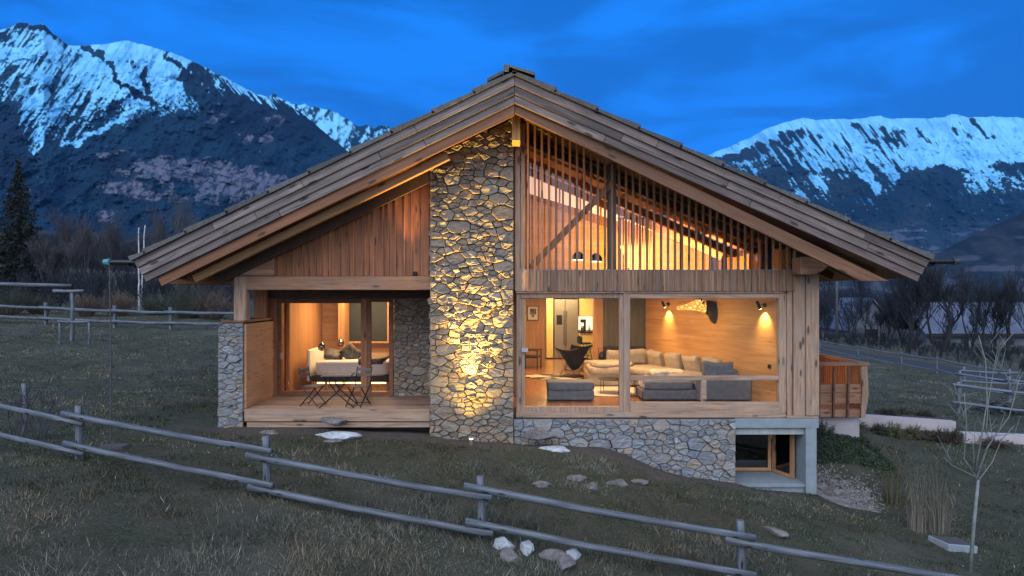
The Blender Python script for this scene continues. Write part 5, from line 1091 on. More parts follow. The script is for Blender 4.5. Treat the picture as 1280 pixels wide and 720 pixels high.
# grass
def grass():
    rs = np.random.RandomState(2); n = 620000
    d = 7.0 * (48 / 7.0) ** rs.rand(n); ang = (rs.rand(n) - .5) * R(84); x = d * np.tan(ang); y = d - DIST
    k = ~((x > X(307)) & (x < 7.2) & (y > -.15)) & ~((x > 6.8) & (x < 8.3) & (y > -.8) & (y < 1.6) ) & ~((x < X(305)) & (x > X(275)) & (y > -.1) & (y < 2)) & (x > -32) & (x < 27.2)
    x, y = x[k], y[k]; k = soil_at(x, y) < .5 + .5 * rs.rand(len(x)) ** 3; x, y = x[k], y[k]; dens = fbm(x * 1.1, y * 1.1, 77, 4); k = rs.rand(len(x)) < .28 + .9 * sst(.40, .58, dens); x, y = x[k], y[k]; n = len(x)
    straw = np.clip(sst(.48, .66, fbm(x * .55, y * .8, 15, 4)) + sst(-3.8, -6.2, y) * sst(4, -1, x) * 1.0, 0, 1)
    z = ground_np(x, y); h = rs.uniform(.012, .042, n) * (.5 + 1.1 * sst(.35, .65, fbm(x * 2.6, y * 2.6, 31, 3))) * (1 + 1.6 * straw * (rs.rand(n) > .6)) ; wd = rs.uniform(.0025, .0055, n) * (1 + np.clip(np.hypot(x, y + DIST) - 8, 0, 40) * .11)
    a = rs.rand(n) * 6.28; la = rs.rand(n) * 6.28; ln = rs.uniform(.1, 1.3, n) * h
    ax, ay = np.cos(a) * wd, np.sin(a) * wd
    V = np.stack([np.stack([x - ax, y - ay, z - .01], -1), np.stack([x + ax, y + ay, z - .01], -1), np.stack([x + np.cos(la) * ln, y + np.sin(la) * ln, z + h], -1)], 1).reshape(-1, 3)
    g = rs.rand(n)[:, None]; t = rs.rand(n)
    c = np.where((rs.rand(n) < .25 + .6 * straw)[:, None], np.array([.175, .17, .14]) * (.4 + g), np.array([.044, .070, .036]) * (.4 + 1.1 * g))
    pt = fbm(x * .8, y * .8, 55, 4)[:, None]; c = c * (1 - .45 * sst(.45, .6, pt)) ; c = np.where(sst(.5, .62, fbm(x * .6 + 9, y * .6, 66, 4))[:, None] > rs.rand(n)[:, None], c * np.array([[1.15, 1.0, .88]]), c)
    c = np.where((t > .996)[:, None], np.array([[.42, .42, .40]]), c)
    tag(big_mesh('grass', V, np.arange(3 * n).reshape(n, 3), attr_mat('grass_blade'), col=np.repeat(c, 3, 0)), kind='stuff', label='short winter turf with dead straw coloured blades', cat='grass')
grass()
# ---- trees
BARK = plain('dark_bark', (.012, .011, .012), .9, var=.4, sc=6, bmp=.5); TWIG = plain('dark_twig', (.012, .016, .024), .9, var=.3, sc=3, bmp=0)
BARKG = plain('grey_bark', (.06, .058, .062), .9, var=.4, sc=6, bmp=.5); TWIGG = plain('grey_twig', (.040, .038, .045), .9, var=.3, sc=3, bmp=0)
BIRCH = plain('birch_bark', (.50, .50, .52), .8, var=.35, sc=5, bmp=.3)
def bare_segments(h, seed, levels=5, r0=None, spread=.55, lean=(0, 0), stems=1, split=3, up=.25):
    rr = random.Random(seed); segs = []; r0 = r0 or h * .018
    def grow(p, d, l, r_, lv):
        n = 3 if lv > 1 else 2; q_ = p
        for i in range(n):
            d = (d + Vector((rr.gauss(0, .12), rr.gauss(0, .12), rr.gauss(0, .06) + .03))).normalized(); e = q_ + d * l / n
            ra = r_ * (1 - .35 * i / n); rb = r_ * (1 - .35 * (i + 1) / n); segs.append((q_, e, ra, rb, lv)); q_ = e
            if lv > 0 and (i > 0 or lv < levels):
                for _ in range(1 if lv == levels else rr.choice((1, 2))):
                    a = rr.uniform(0, 6.28); s_ = Vector((math.cos(a), math.sin(a), rr.uniform(-.1, .7))); nd = (d * (1 - spread) + s_ * spread + Vector((0, 0, up))).normalized(); grow(q_, nd, l * rr.uniform(.45, .72), rb * .58, lv - 1)
        if lv > 0:
            for _ in range(split - 1):
                a = rr.uniform(0, 6.28); s_ = Vector((math.cos(a), math.sin(a), .3)); nd = (d * (1 - spread * .7) + s_ * spread * .7 + Vector((0, 0, up * .6))).normalized(); grow(q_, nd, l * rr.uniform(.55, .8), r_ * .55, lv - 1)
    for s_ in range(stems):
        a = rr.uniform(0, 6.28); k = .30 if stems > 1 else 0
        grow(Vector((rr.uniform(-.3, .3) * (stems > 1), rr.uniform(-.3, .3) * (stems > 1), -.15)), Vector((lean[0] + k * math.cos(a), lean[1] + k * math.sin(a), 1)).normalized(), h * .42, r0 * (1 if stems == 1 else .7), levels)
    return segs, levels
def seg_mesh(segs, n=3, rmin=.006):
    m = MB()
    for a, b, ra, rb, lv in segs: m.tube([a, b], [max(ra, rmin), max(rb, rmin * .8)], n, cap=False)
    return m
def tree(name, loc, h, seed, label, group, levels=4, mats=(BARK, TWIG), rmin=.008, **k):
    k.setdefault('spread', .42); k.setdefault('up', .42)
    segs, lv = bare_segments(h, seed, levels, **k); r = empty(name, loc, 0, label, 'tree', group)
    seg_mesh([s for s in segs if s[4] == lv], 8, .02).build('trunk', mats[0], r, smooth=True); seg_mesh([s for s in segs if s[4] < lv], 3, rmin).build('crown', mats[1], r); return r
def gl(px, Y_): x = X(px, Y_); return (x, Y_, gz(x, Y_))
right = [(1142, 55, 8.8, 4, dict(stems=6, up=.3), 'many-stemmed bare tree beyond the road, left of the long shed'), (1126, 60, 5.6, 5, dict(stems=3), 'slim bare tree just left of the many-stemmed one'), (1179, 52, 8.2, 6, dict(r0=.30, lean=(.35, 0)), 'thick leaning bare trunk in front of the long shed'),
         (1237, 44, 6.2, 7, dict(r0=.20, stems=2), 'bare tree with straight dark trunk in front of the shed'), (1262, 42, 7.2, 8, dict(r0=.17, lean=(-.25, 0)), 'bare tree leaning left at the right edge of the shed'), (1060, 66, 8.6, 9, dict(stems=2), 'thin bare tree beside the utility pole'), (1085, 70, 6.0, 10, dict(), 'bare tree behind the small gabled barn'), (1215, 62, 9.0, 12, dict(stems=2), 'slim bare tree behind the leaning trunk'), (1290, 40, 7.5, 14, dict(stems=2), 'bare tree cut by the right picture edge'), (1103, 64, 5.0, 15, dict(stems=3), 'low branching bare tree in front of the small barn'), (1165, 75, 10.5, 16, dict(), 'tall bare tree behind the shed roof')]
for px, Y_, h, sd, k, lb in right: tree('bare_tree', gl(px, Y_), h, sd, lb, 'bare trees beyond the road', rmin=.010, **k)
left = [(64, 38, 5.0, 31, dict(stems=3), 'bare bushy tree just right of the dark spruce'), (110, 40, 6.5, 32, dict(), 'bare grey tree between the spruce and the birches'), (145, 44, 7.0, 33, dict(), 'bare grey tree directly left of the two white birches'), (215, 40, 7.5, 34, dict(), 'wide bare grey tree right of the birches'), (240, 46, 8.5, 35, dict(), 'tallest bare grey tree behind the left eave'), (268, 42, 7.0, 36, dict(stems=2), 'bare grey tree partly hidden by the left eave'), (90, 58, 9.0, 37, dict(), 'faint tall bare tree far behind the timber posts'), (190, 60, 10.0, 38, dict(), 'faint tall bare tree far behind the birches'), (300, 52, 7.0, 39, dict(), 'bare tree seen between the left terrace posts')]
for px, Y_, h, sd, k, lb in left: tree('bare_tree', gl(px, Y_), h, sd, lb, 'bare trees behind the left meadow', mats=(BARKG, TWIGG), rmin=.010, **k)
for px, Y_, h, sd, ln, lb in ((174, 33, 6.0, 51, (-.01, 0), 'left of the two slender white birches, upright trunk'), (175.5, 33.2, 6.2, 52, (.05, 0), 'right of the two slender white birches, leaning slightly right')):
    r = empty('birch', gl(px, Y_), 0, lb, 'tree', 'white birches behind the left fence'); rr = random.Random(sd)
    pts = [Vector((ln[0] * t * h + rr.uniform(-.03, .03), 0, t * h - .1)) for t in np.linspace(0, 1, 9)]; MB().tube(pts, [.06 * (1 - .6 * t) + .012 for t in np.linspace(0, 1, 9)], 8).build('trunk', BIRCH, r, smooth=True)
    m = MB()
    for k in range(26):
        t = rr.uniform(.35, 1); p = Vector((ln[0] * t * h, 0, t * h)); a = rr.uniform(0, 6.28); e = p + Vector((math.cos(a), math.sin(a), 1.3)) * rr.uniform(.2, .6); m.tube([p, e], [.012, .006], 3)
        for _ in range(3): m.tube([p.lerp(e, .6), e + Vector((rr.uniform(-.3, .3), rr.uniform(-.3, .3), rr.uniform(-.1, .3)))], [.008, .005], 3)
    m.build('crown', TWIGG, r)
# conifer
def conifer(loc, h, w_, seed, label):
    rs = np.random.RandomState(seed); r = empty('spruce', loc, 0, label, 'tree')
    MB().tube([(0, 0, -.2), (.03, 0, h * .5), (0, 0, h * .98)], [.22, .13, .02], 8).build('trunk', BARK, r)
    V = []; n = 0
    for k in range(260):
        t = (k + rs.rand()) / 210; z = h * (.05 + .93 * t); L0 = w_ * (1 - t) ** .85 * rs.uniform(.55, 1.15) + .08; a = k * 2.399 + rs.rand()
        for j in range(int(80 * (1 - t) + 12)):
            f = rs.rand() ** .7; p = np.array([math.cos(a) * L0 * f, math.sin(a) * L0 * f, z - L0 * f * .28 + .12 * L0 * f * f]); s_ = rs.uniform(.14, .32)
            d1 = rs.normal(size=3) * .5 + [math.cos(a) * .8, math.sin(a) * .8, -.5]; d2 = rs.normal(size=3); V += [p, p + d1 * s_, p + d2 * s_ * .35 + d1 * s_ * .3]
    V = np.array(V); big_mesh('crown', V, np.arange(len(V)).reshape(-1, 3), plain('spruce_needles', (.008, .012, .009), .9, var=.5, sc=1.6, bmp=0), parent=r)
conifer(gl(23, 40), 10.6, 3.0, 3, 'dark green spruce at the left edge of the meadow')
# shrubs behind the left fence
def shrub(name, loc, h, w_, seed, label, mat, grp, n=90, cat='bush'):
    rr = random.Random(seed); m = MB()
    for k in range(n):
        a = rr.uniform(0, 6.28); q_ = rr.random() ** .6; top = Vector((math.cos(a) * w_ * q_, math.sin(a) * w_ * q_, h * rr.uniform(.45, 1.05) * (1 - .4 * q_ ** 2))); b = Vector((math.cos(a) * w_ * q_ * .3, math.sin(a) * w_ * q_ * .3, -.05)); mid = b.lerp(top, .5) + Vector((rr.uniform(-.1, .1), rr.uniform(-.1, .1), .08))
        m.tube([b, mid, top], [.014, .010, .005], 3)
        for _ in range(4):
            p = mid.lerp(top, rr.random()); m.tube([p, p + Vector((rr.uniform(-.3, .3), rr.uniform(-.3, .3), rr.uniform(0, .35))) * (h / 1.5)], [.008, .004], 3)
    o = m.build(name, mat); o.location = loc; return tag(o, label, cat, grp)
SH1 = plain('brown_twig', (.085, .06, .045), .9, var=.4, sc=2, bmp=0); SH2 = plain('dark_green_twig', (.035, .042, .026), .9, var=.4, sc=2, bmp=0)
for i, (px, Y_, h, w_, mt, lb) in enumerate([(8, 26, 1.9, 1.8, SH2, 'dark bush at the left picture edge behind the rails'), (48, 27, 1.3, 1.2, SH2, 'low dark bush left of the tall timber post'), (108, 26, 1.5, 1.0, SH1, 'brown leafy bush right of the tall timber post'), (150, 27, 1.6, 1.3, SH1, 'brown bush left of the birches behind the rails'), (196, 28, 1.4, 1.2, SH2, 'low dark bush right behind the birches'), (235, 26, 2.3, 1.7, SH2, 'large round bush beside the fence end post'), (265, 26, 2.0, 1.5, SH1, 'large brown bush nearest the stone pier')]):
    shrub('bush', gl(px, Y_), h, w_, 70 + i, lb, mt, 'bushes behind the left fence', 170)
for i, (px, py, Y_, h, lb) in enumerate([(22, 540, -2.2, 1.25, 'thin leafless sapling leaning beside the pale stake'), (48, 545, -2.0, 1.3, 'thin leafless sapling right of the pale stake')]):
    x = X(px, Y_); shrub('sapling', (x, Y_, gz(x, Y_)), h, .32, 90 + i, lb, TWIGG, 'leafless saplings by the stake', 9, 'sapling')
# left meadow fence, posts, frames
def rail_fence(name, P, rails_, label, r_=.06, ph=1.15, grp=None, LOG=LOG):
    root = empty(name, (P[0][0], P[0][1], gz(P[0][0], P[0][1])), 0, label, 'fence', grp)
    tops = []
    for i, (x, y) in enumerate(P):
        z = gz(x, y); log_obj('post', (x, y, z - .2), (x, y, z + ph), r_ * 1.1, r_, 100 + i, LOG, root); tops.append(Vector((x, y, z)))
    for i in range(len(P) - 1):
        for h in rails_: d = (tops[i + 1] - tops[i]).normalized() * .25; log_obj('rail', tops[i] - d + Vector((0, -.09 - .03 * (i % 2), h)), tops[i + 1] + d + Vector((0, -.09 - .03 * (i % 2), h - .04)), r_, r_ * .85, 120 + i, LOG, root)
xx = lambda px, Y_: (X(px, Y_), Y_)
rail_fence('rail_fence', [xx(-40, 21), xx(57, 20.3), xx(143, 20), xx(213, 20), xx(300, 19.7)], (.35, .9), 'weathered two-rail fence along the far side of the left meadow', .085)
rail_fence('rail_fence', [(27.6, 46), (27.5, 39), (27.4, 32.8), (27.4, 28.8), (27.3, 24.6), (27.2, 20.5), (27, 16)], (.25, .95), 'pale two-rail fence running beside the road on the right', .045, 1.05, LOG=LOGP)
rail_fence('rail_fence', [xx(1200, 16), xx(1262, 14.5), xx(1340, 13)], (.45, 1.0), 'blue grey rail fence behind the slender sapling, farther row', .05, 1.15, LOG=LOGP)
rail_fence('rail_fence', [xx(1198, 8.2), xx(1300, 8.0)], (.38, .98), 'blue grey rail fence nearest the pale wall end', .05, 1.08, LOG=LOGP)
rail_fence('rail_fence', [xx(1205, 21), xx(1262, 21.5), xx(1330, 22)], (.35, .9), 'short far rail fence between the road and the sapling', .05, 1.1, LOG=LOGP)
Y_ = 14.8; gx = lambda px: X(px, Y_)
r = empty('timber_post', (gx(90), Y_, gz(gx(90), Y_)), 0, 'tall timber post with a short crossbar on top in the left meadow', 'post')
log_obj('pole', (gx(90), Y_, gz(gx(90), Y_) - .2), (gx(90), Y_, Z(366, Y_)), .09, .08, 201, LOG, r); log_obj('crossbar', (gx(67), Y_ - .02, Z(365, Y_) + .05), (gx(105), Y_ - .02, Z(365, Y_) + .05), .08, .07, 202, LOG, r)
r = empty('horizontal_bar', (gx(-60), Y_ + 1.2, gz(gx(-60), Y_ + 1.2)), 0, 'long horizontal log bar held up at the left picture edge', 'bar')
log_obj('bar', (X(-90, Y_ + 1), Y_ + 1, Z(352, Y_ + 1)), (X(89, Y_ + 1), Y_ + 1, Z(357, Y_ + 1)), .10, .08, 203, LOG, r); log_obj('pole', (gx(-60), Y_ + 1.2, gz(gx(-60), Y_ + 1.2) - .2), (gx(-60), Y_ + 1.2, Z(350, Y_ + 1.2)), .1, .09, 204, LOG, r)
r = empty('hitching_rail', (gx(93), Y_ - .7, gz(gx(93), Y_ - .7)), 0, 'small low timber frame of two posts and a bar beside the tall post', 'frame'); Y2 = Y_ - .9; g2 = lambda px: X(px, Y2)
for px in (74.5, 111.5): log_obj('post', (g2(px), Y2, gz(g2(px), Y2) - .1), (g2(px), Y2, Z(403, Y2)), .06, .055, 205, LOG, r)
log_obj('crossbar', (g2(72), Y2 - .02, Z(402, Y2)), (g2(114), Y2 - .02, Z(402, Y2)), .055, .05, 206, LOG, r)
Y3 = -1.2; x = X(30, Y3); r = log_obj('stake', (x, Y3, gz(x, Y3) - .1), (x, Y3, gz(x, Y3) + 1.0), .055, .05, 207, LOG, empty('wooden_stake', (x, Y3, gz(x, Y3)), 0, 'pale wooden stake standing alone in the left grass', 'stake'))
# manhole and thin pole
x, Ym, z = rg(142, 559); r = empty('drain_cover', (x, Ym, z), .1, 'dark square drain cover in the grass behind the fence', 'drain'); m = MB(); m.box(-.24, .24, -.20, .20, -.05, .015); m.build('frame', MORTAR, r, bevel=.01); m = MB(); m.box(-.22, .22, -.18, .18, .015, .03); m.build('cover', MORTAR, r)
m = MB(); m.tube([(0, 0, 0), (.01, 0, 1.8), (-.02, 0, 3.45)], [.016, .014, .010], 6); o = m.build('thin_pole', BARKG); o.location = (X(138, -2.0), -2.0, gz(X(138, -2.0), -2.0)); tag(o, 'thin brown pole standing upright by the dark drain cover', 'pole')
x, Yt, z = rg(1190, 684); r = empty('drain_box', (x, Yt, z), .2, 'grey concrete box with black opening at the foot of the tall grass', 'drain')
m = MB(); m.box(-.33, .33, -.25, .25, -.15, .12, Matrix.Rotation(R(8), 4, 'Y')); m.build('box', CONC, r, bevel=.01); m = MB(); m.box(-.28, .28, -.20, .20, .121, .13, Matrix.Rotation(R(8), 4, 'Y')); m.build('opening', MORTAR, r)
# tall grass clumps
def clump(loc, h, w_, n, seed, label, col, droop=.5):
    rs = np.random.RandomState(seed); V = []; Fc = []; Cc = []; b = 0
    for k in range(n):
        a = rs.rand() * 6.28; q_ = rs.rand() ** .5 * w_ * .45; hh = h * rs.uniform(.55, 1.05); bx, by = math.cos(a) * q_, math.sin(a) * q_; ox, oy = math.cos(a) * w_ * rs.uniform(.0, .95) + rs.normal() * .05, math.sin(a) * w_ * rs.uniform(.0, .95) + rs.normal() * .05; wd = rs.uniform(.003, .006); wx, wy = -math.sin(a) * wd + wd * .5, math.cos(a) * wd
        for i in range(6):
            t = i / 5; p = np.array([bx + ox * t ** 2.0, by + oy * t ** 2.0, hh * (t - droop * rs.uniform(.2, 1.1) * t ** 4)]); wk = 1 - .7 * t; V += [p - [wx * wk, wy * wk, 0], p + [wx * wk, wy * wk, 0]]
            if i: Fc.append([b + 2 * i - 2, b + 2 * i - 1, b + 2 * i + 1, b + 2 * i])
        b += 12; Cc += [np.array(col) * rs.uniform(.55, 1.2)] * 12
    o = big_mesh('ornamental_grass', np.array(V), np.array(Fc), attr_mat('dry_reed'), col=np.array(Cc)); o.location = loc; return tag(o, label, 'grass clump', 'tall dry grass clumps on the right')
for px, Yg, h, w_, n, c, lb in ((1146, -1.4, 1.6, .36, 130, (.18, .165, .13), 'tall dry feathery grass clump, left of the pair by the drain box'), (1172, -1.2, 1.7, .50, 150, (.18, .165, .13), 'tall dry feathery grass clump, right of the pair by the drain box'), (1116, .4, 1.35, .45, 80, (.11, .10, .055), 'thin olive grass clump behind the gravel')):
    clump(gl(px, Yg), h, w_, n, int(px), lb, c)
# young tree at the right
Ys = -3.3; b0 = at(1212, 730, Ys); b0.z = gz(b0.x, b0.y); r = empty('young_tree', tuple(b0), 0, 'slender pale young tree with forked upright branches at the right', 'tree')
q2 = lambda px, py, dy=0: at(px, py, Ys) + Vector((0, dy, 0)) - b0
YB_ = plain('pale_green_bark', (.15, .175, .165), .8, var=.3, sc=9, bmp=.2)
m = MB(); m.tube([(0, 0, -.1), q2(1217, 660), q2(1223, 598)], [.034, .028, .024], 8); m.build('trunk', YB_, r, smooth=True)
m = MB()
for br, r0 in (([(1223, 598), (1196, 584), (1180, 572)], .02), ([(1223, 598), (1210, 575), (1205, 530), (1201, 490)], .022), ([(1223, 598), (1226, 560), (1228, 500), (1232, 450), (1229, 420)], .025), ([(1223, 598), (1240, 560), (1258, 520), (1270, 470)], .022), ([(1223, 598), (1246, 580), (1252, 550), (1262, 530)], .02), ([(1228, 540), (1240, 500), (1250, 440), (1262, 415)], .018), ([(1205, 530), (1198, 510), (1196, 480)], .012), ([(1226, 570), (1236, 548), (1240, 515)], .012), ([(1217, 590), (1212, 570), (1216, 545)], .01), ([(1246, 545), (1262, 540), (1276, 520)], .01), ([(1232, 460), (1222, 440), (1218, 428)], .01)):
    pts = [q2(a, b_, .12 * math.sin(i * 1.7 + r0 * 300)) for i, (a, b_) in enumerate(br)]; m.tube(pts, [.6 * r0 * (1 - .6 * i / (len(pts) - 1)) for i in range(len(pts))], 6)
rr = random.Random(12)
for k in range(34):
    b_ = rr.choice([(1205, 530), (1201, 500), (1228, 500), (1231, 455), (1258, 520), (1266, 490), (1246, 470), (1236, 548), (1198, 510), (1226, 560), (1250, 440), (1190, 580), (1216, 560)]); a_ = q2(b_[0], b_[1]); m.tube([a_, a_ + Vector((rr.uniform(-.16, .16), rr.uniform(-.1, .1), rr.uniform(.08, .24))), a_ + Vector((rr.uniform(-.3, .3), rr.uniform(-.2, .2), rr.uniform(.25, .5)))], [.006, .005, .003], 4)
m.build('crown', YB_, r, smooth=True)
# pale retaining wall, low path edge and dwarf pines
Yw = 5.2
def wallseg(pts, label, name='retaining_wall'):
    V = MB()
    for (a, ta, ya), (b, tb, yb) in zip(pts[:-1], pts[1:]):
        A, B = Vector((X(a, ya), ya, Z(ta, ya))), Vector((X(b, yb), yb, Z(tb, yb))); za, zb_ = gz(A.x, A.y) - .4, gz(B.x, B.y) - .4; th = Vector((0, .25, 0))
        V.add([(A.x, A.y, za), (B.x, B.y, zb_), B, A, (A.x, A.y + .25, za), (B.x, B.y + .25, zb_), B + th, A + th], [(0, 1, 2, 3), (5, 4, 7, 6), (3, 2, 6, 7), (0, 3, 7, 4), (1, 5, 6, 2)])
    o = V.build(name, CONCL); return tag(o, label, 'wall')
wallseg([(1012, 516, Yw + .1), (1060, 517.5, Yw), (1195, 527, Yw)], 'pale concrete retaining wall right of the balcony')
wallseg([(1204, 541, 4.2), (1300, 545, 4.2)], 'low pale wall strip behind the young tree')
def pine(loc, h, w_, seed, label, col):
    rs = np.random.RandomState(seed); V = []
    for k in range(60):
        a = rs.rand() * 6.28; el = rs.uniform(.15, 1.3); L0 = w_ * rs.uniform(.5, 1.1) * math.cos(el) + .1; d = np.array([math.cos(a) * math.cos(el) * w_, math.sin(a) * math.cos(el) * w_, math.sin(el) * h]) * rs.uniform(.6, 1.05)
        for j in range(26):
            f = rs.uniform(.15, 1); p = d * f; q_ = d / np.linalg.norm(d) * .05 + rs.normal(size=3) * .045; e = np.cross(q_, rs.normal(size=3)); e /= np.linalg.norm(e) + 1e-6; V += [p - e * .008, p + e * .008, p + q_ * 1.3]
    V = np.array(V); o = big_mesh('dwarf_pine', V, np.arange(len(V)).reshape(-1, 3), plain('pine_' + str(seed), col, .9, var=.4, sc=8, bmp=0)); o.location = loc; return tag(o, label, 'shrub', 'low dark shrubs along the pale wall')
for i, (px, Yq, h, w_, c, lb) in enumerate([(1028, 3.0, .50, .40, (.05, .07, .045), 'dwarf pine right beside the concrete pillar'), (1062, 4.2, .42, .55, (.075, .065, .04), 'low brown green shrub below the balcony corner'), (1098, 4.4, .30, .35, (.05, .05, .03), 'small dark shrub at the foot of the pale wall'), (1118, 4.3, .42, .35, (.10, .11, .045), 'yellow green shrub at the foot of the pale wall'), (1142, 4.3, .40, .40, (.11, .10, .05), 'ochre shrub halfway along the pale wall'), (1165, 4.3, .36, .60, (.055, .045, .035), 'wide brown shrub before the wall end'), (1188, 4.2, .42, .50, (.06, .05, .035), 'brown shrub at the wall end'), (1245, 3.9, .25, .65, (.06, .05, .04), 'low spreading shrub right of the young tree')]): pine(gl(px, Yq), h, w_, 300 + i, lb, c)
for i, (px, Yq) in enumerate([(1110, 7.2), (1125, 7.4), (1155, 7.2)]): pine(gl(px, Yq), .16, .45, 320 + i, ['low brown tuft on the lawn behind the wall, leftmost', 'low brown tuft on the lawn behind the wall, middle', 'low brown tuft on the lawn behind the wall, rightmost'][i], (.05, .045, .03))
# dark ivy bank beside the pillar
def bank():
    rs = np.random.RandomState(8); n = 26000; x = rs.uniform(6.9, 9.6, n); y = rs.uniform(1.7, 4.4, n); k = fbm(x * 1.6, y * 1.6, 44, 3) > .36; x, y = x[k], y[k]; n = len(x); z = ground_np(x, y) + rs.rand(n) * .10; V = np.repeat(np.stack([x, y, z], -1), 3, 0).reshape(n, 3, 3) + rs.normal(size=(n, 3, 3)) * .022
    tag(big_mesh('ground_cover', V.reshape(-1, 3), np.arange(3 * n).reshape(n, 3), plain('creeping_leaves', (.026, .045, .022), .8, var=.6, sc=14, bmp=0)), kind='stuff')
bank()
# brushwood pile
m = MB(); rr = random.Random(6)
for k in range(150):
    a = rr.uniform(0, 6.28); q_ = rr.random() ** .5; p = Vector((math.cos(a) * .85 * q_, math.sin(a) * .5 * q_, .42 * (1 - q_ ** 2) * rr.random() + .02)); b = rr.uniform(0, 3.14); d = Vector((math.cos(b), math.sin(b) * .6, rr.uniform(-.3, .3))) * rr.uniform(.2, .5); m.tube([p - d / 2, p + Vector((0, 0, .05)), p + d / 2], .018, 4)
o = m.build('brushwood_pile', BLACKF); o.location = gl(1247, 9.4); tag(o, 'dark pile of brushwood behind the near rail fence', 'woodpile')
# utility pole, barns
x, y, z = gl(1046, 58); r = empty('utility_pole', (x, y, z), 0, 'tall grey utility pole beside the road near the house corner', 'pole'); MB().tube([(0, 0, -.2), (0, 0, 9)], [.16, .11], 10).build('pole', BARKG, r, smooth=True); MB().box(-.8, .8, -.06, .06, 8.3, 8.42).build('crossarm', BARKG, r)
BROOF = plain('pale_metal_roof', (.075, .09, .125), .6, var=.25, sc=.6, bmp=.1); BWALL = plain('pale_barn_wall', (.09, .10, .13), .9, var=.3, sc=.5, bmp=.1)
def barn(px0, px1, Y_, eave, ridge, base, label, gable=False, depth=9):
    x0, x1 = X(px0, Y_), X(px1, Y_); xc = (x0 + x1) / 2; z0, z1, z2 = Z(base, Y_), Z(eave, Y_), Z(ridge, Y_ + depth / 2); r = empty('barn', (xc, Y_, z0), 0, label, 'building', 'farm buildings beyond the road'); w_ = (x1 - x0) / 2; h1, h2 = z1 - z0, z2 - z0
    m = MB(); m.box(-w_, w_, 0, depth, -1.5, h1); m.build('wall', BWALL, r)
    m = MB()
    if gable:
        m.prism([(-w_ - .4, h1 - .2), (0, h2), (w_ + .4, h1 - .2), (w_ + .4, h1), (0, h2 + .25), (-w_ - .4, h1)], -.5, depth + .4); g_ = MB(); g_.prism([(-w_, h1), (w_, h1), (0, h2)], .02, .2); g_.build('gable', BWALL, r)
    else:
        for s_ in (0, 1):
            A = [(-w_ - .4, -.6 if not s_ else depth + .6, h1 - .3), (w_ + .4, -.6 if not s_ else depth + .6, h1 - .3), (w_ + .4, depth / 2, h2), (-w_ - .4, depth / 2, h2)]; m.add(A + [(a, b, c - .2) for a, b, c in A], [(0, 1, 2, 3), (7, 6, 5, 4), (0, 4, 5, 1), (1, 5, 6, 2), (3, 2, 6, 7), (0, 3, 7, 4)])
    m.build('roof', BROOF, r)
    d = MB(); d.box(-w_ - .4, w_ + .4, -.66, -.61, h1 - .62, h1 - .18) if not gable else d.box(-1, 1, -.03, -.005, 0, 2.2); d.build('eave_board' if not gable else 'door', BLACK, r)
    k = 0; xq = -w_ + 1.6
    while xq < w_ - 1.4: m = MB(); m.box(xq, xq + .9, -.03, -.004, h1 * .4, h1 * .75); m.build('window', plain('dark_pane', (.02, .025, .03), .3, bmp=0) if 'dp' not in MATS else MATS['dp'], r); MATS.setdefault('dp', bpy.data.materials['dark_pane']); xq += 3.1
barn(1158, 1345, 78, 415, 378, 441, 'long low shed with pale roof behind the bare trees', depth=12)
barn(1060, 1118, 86, 412, 374, 430, 'small gabled barn with pale front behind the bare trees', True)
barn(1118, 1152, 92, 414, 392, 432, 'narrow pale outbuilding between the gabled barn and the long shed', depth=8)
x, y, z = gl(1212, 50); r = empty('garden_figure', (x, y, z), 0, 'small pale upright stone beside the leaning tree', 'stone'); r.name = 'standing_stone'; MB().tube([(0, 0, -.1), (.02, 0, .5), (0, 0, .9), (-.02, 0, 1.2)], [.16, .15, .1, .05], 8).build('stone', ROCKB, r, smooth=True)
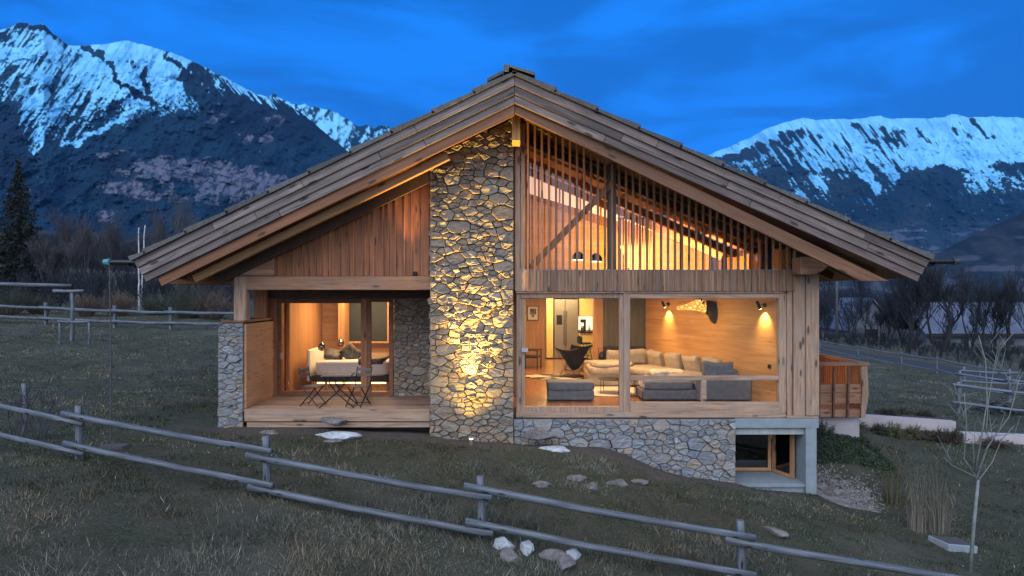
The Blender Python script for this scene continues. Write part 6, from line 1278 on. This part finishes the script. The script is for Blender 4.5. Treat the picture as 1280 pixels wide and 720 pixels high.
# far woods, one mass each
def wood_mass(name, pts, hs, seed, mat, label, rmin):
    protos = []
    for k in range(6):
        segs, lv = bare_segments(1.0, seed + k, 3, r0=.016, spread=.5); m = seg_mesh(segs, 3, .0035); v = np.array(m.v); f = np.array([q_ for q_ in m.f]); protos.append((v, f))
    V = []; Fc = []; off = 0; rs = np.random.RandomState(seed)
    for (p, h) in zip(pts, hs):
        v, f = protos[rs.randint(6)]; a = rs.rand() * 6.28; c, s_ = math.cos(a), math.sin(a); q_ = np.column_stack([(v[:, 0] * c - v[:, 1] * s_) * h, (v[:, 0] * s_ + v[:, 1] * c) * h, v[:, 2] * h]) + np.array(p); V.append(q_); Fc.append(f + off); off += len(v)
    tag(big_mesh(name, np.concatenate(V), np.concatenate(Fc), mat), label=label, cat='woodland', kind='stuff')
rs = np.random.RandomState(77); P = []; H = []
for k in range(430):
    px = rs.uniform(-60, 330); T = rs.uniform(.45, .97); rpy = interp([(-900, 240), (-400, 270), (-150, 282), (0, 290), (60, 288), (150, 292), (250, 296), (330, 306), (420, 320)], px); py = rpy + (398 - rpy) * T; D = 620 - 450 * T; s_ = D / F; P.append(((px - 640) * s_, D - DIST, CH + (HZ - py) * s_ - .5)); H.append(rs.uniform(9, 15))
wood_mass('far_wood', P, H, 400, TWIGG, 'leafless wood covering the slope behind the left meadow', .01)
P = []; H = []
for k in range(330):
    Y_ = rs.uniform(30, 70); px = rs.uniform(-50, 330); x = X(px, Y_); P.append((x, Y_, gz(x, Y_) - .2)); H.append(rs.uniform(1.3, 3.6))
for k in range(420):
    Y_ = rs.uniform(30, 78); x = rs.uniform(33.2, 52)
    if x > 33 + (Y_ - 30) * .02: P.append((x, Y_, gz(x, Y_) - .2)); H.append(rs.uniform(.6, 1.7))
for k in range(60):
    Y_ = rs.uniform(56, 100); px = rs.uniform(1020, 1300); x = X(px, Y_)
    if x > 34: P.append((x, Y_, gz(x, Y_) - .2)); H.append(rs.choice([rs.uniform(1, 2.5), rs.uniform(4, 8.5)]))
for k in range(360):
    Y_ = rs.uniform(75, 190); px = rs.uniform(-40, 330); x = X(px, Y_); P.append((x, Y_, gz(x, Y_) - .3)); H.append(rs.uniform(5, 9))
for k in range(280):
    Y_ = rs.uniform(105, 260); px = rs.uniform(1015, 1300); x = X(px, Y_); P.append((x, Y_, gz(x, Y_) - .3)); H.append(rs.uniform(6, 11))
wood_mass('bare_woodland', P, H, 420, TWIG, 'leafless trees and scrub massed beyond the meadows', .01)
# ================================================================== AIR
m = MB(); m.box(-6500, 6500, -60, 9500, -60, 2600); hz_ = m.build('haze', None); tag(hz_, kind='stuff')
hm = bpy.data.materials.new('evening_air'); hm.use_nodes = True; nt = hm.node_tree; nt.nodes.clear(); out = N(nt, 'ShaderNodeOutputMaterial'); pv = N(nt, 'ShaderNodeVolumePrincipled'); pv.inputs['Color'].default_value = (.10, .34, .80, 1); pv.inputs['Density'].default_value = HAZE_D; pv.inputs['Anisotropy'].default_value = 0.0; L(nt, pv.outputs[0], out.inputs['Volume']); hz_.data.materials.append(hm)
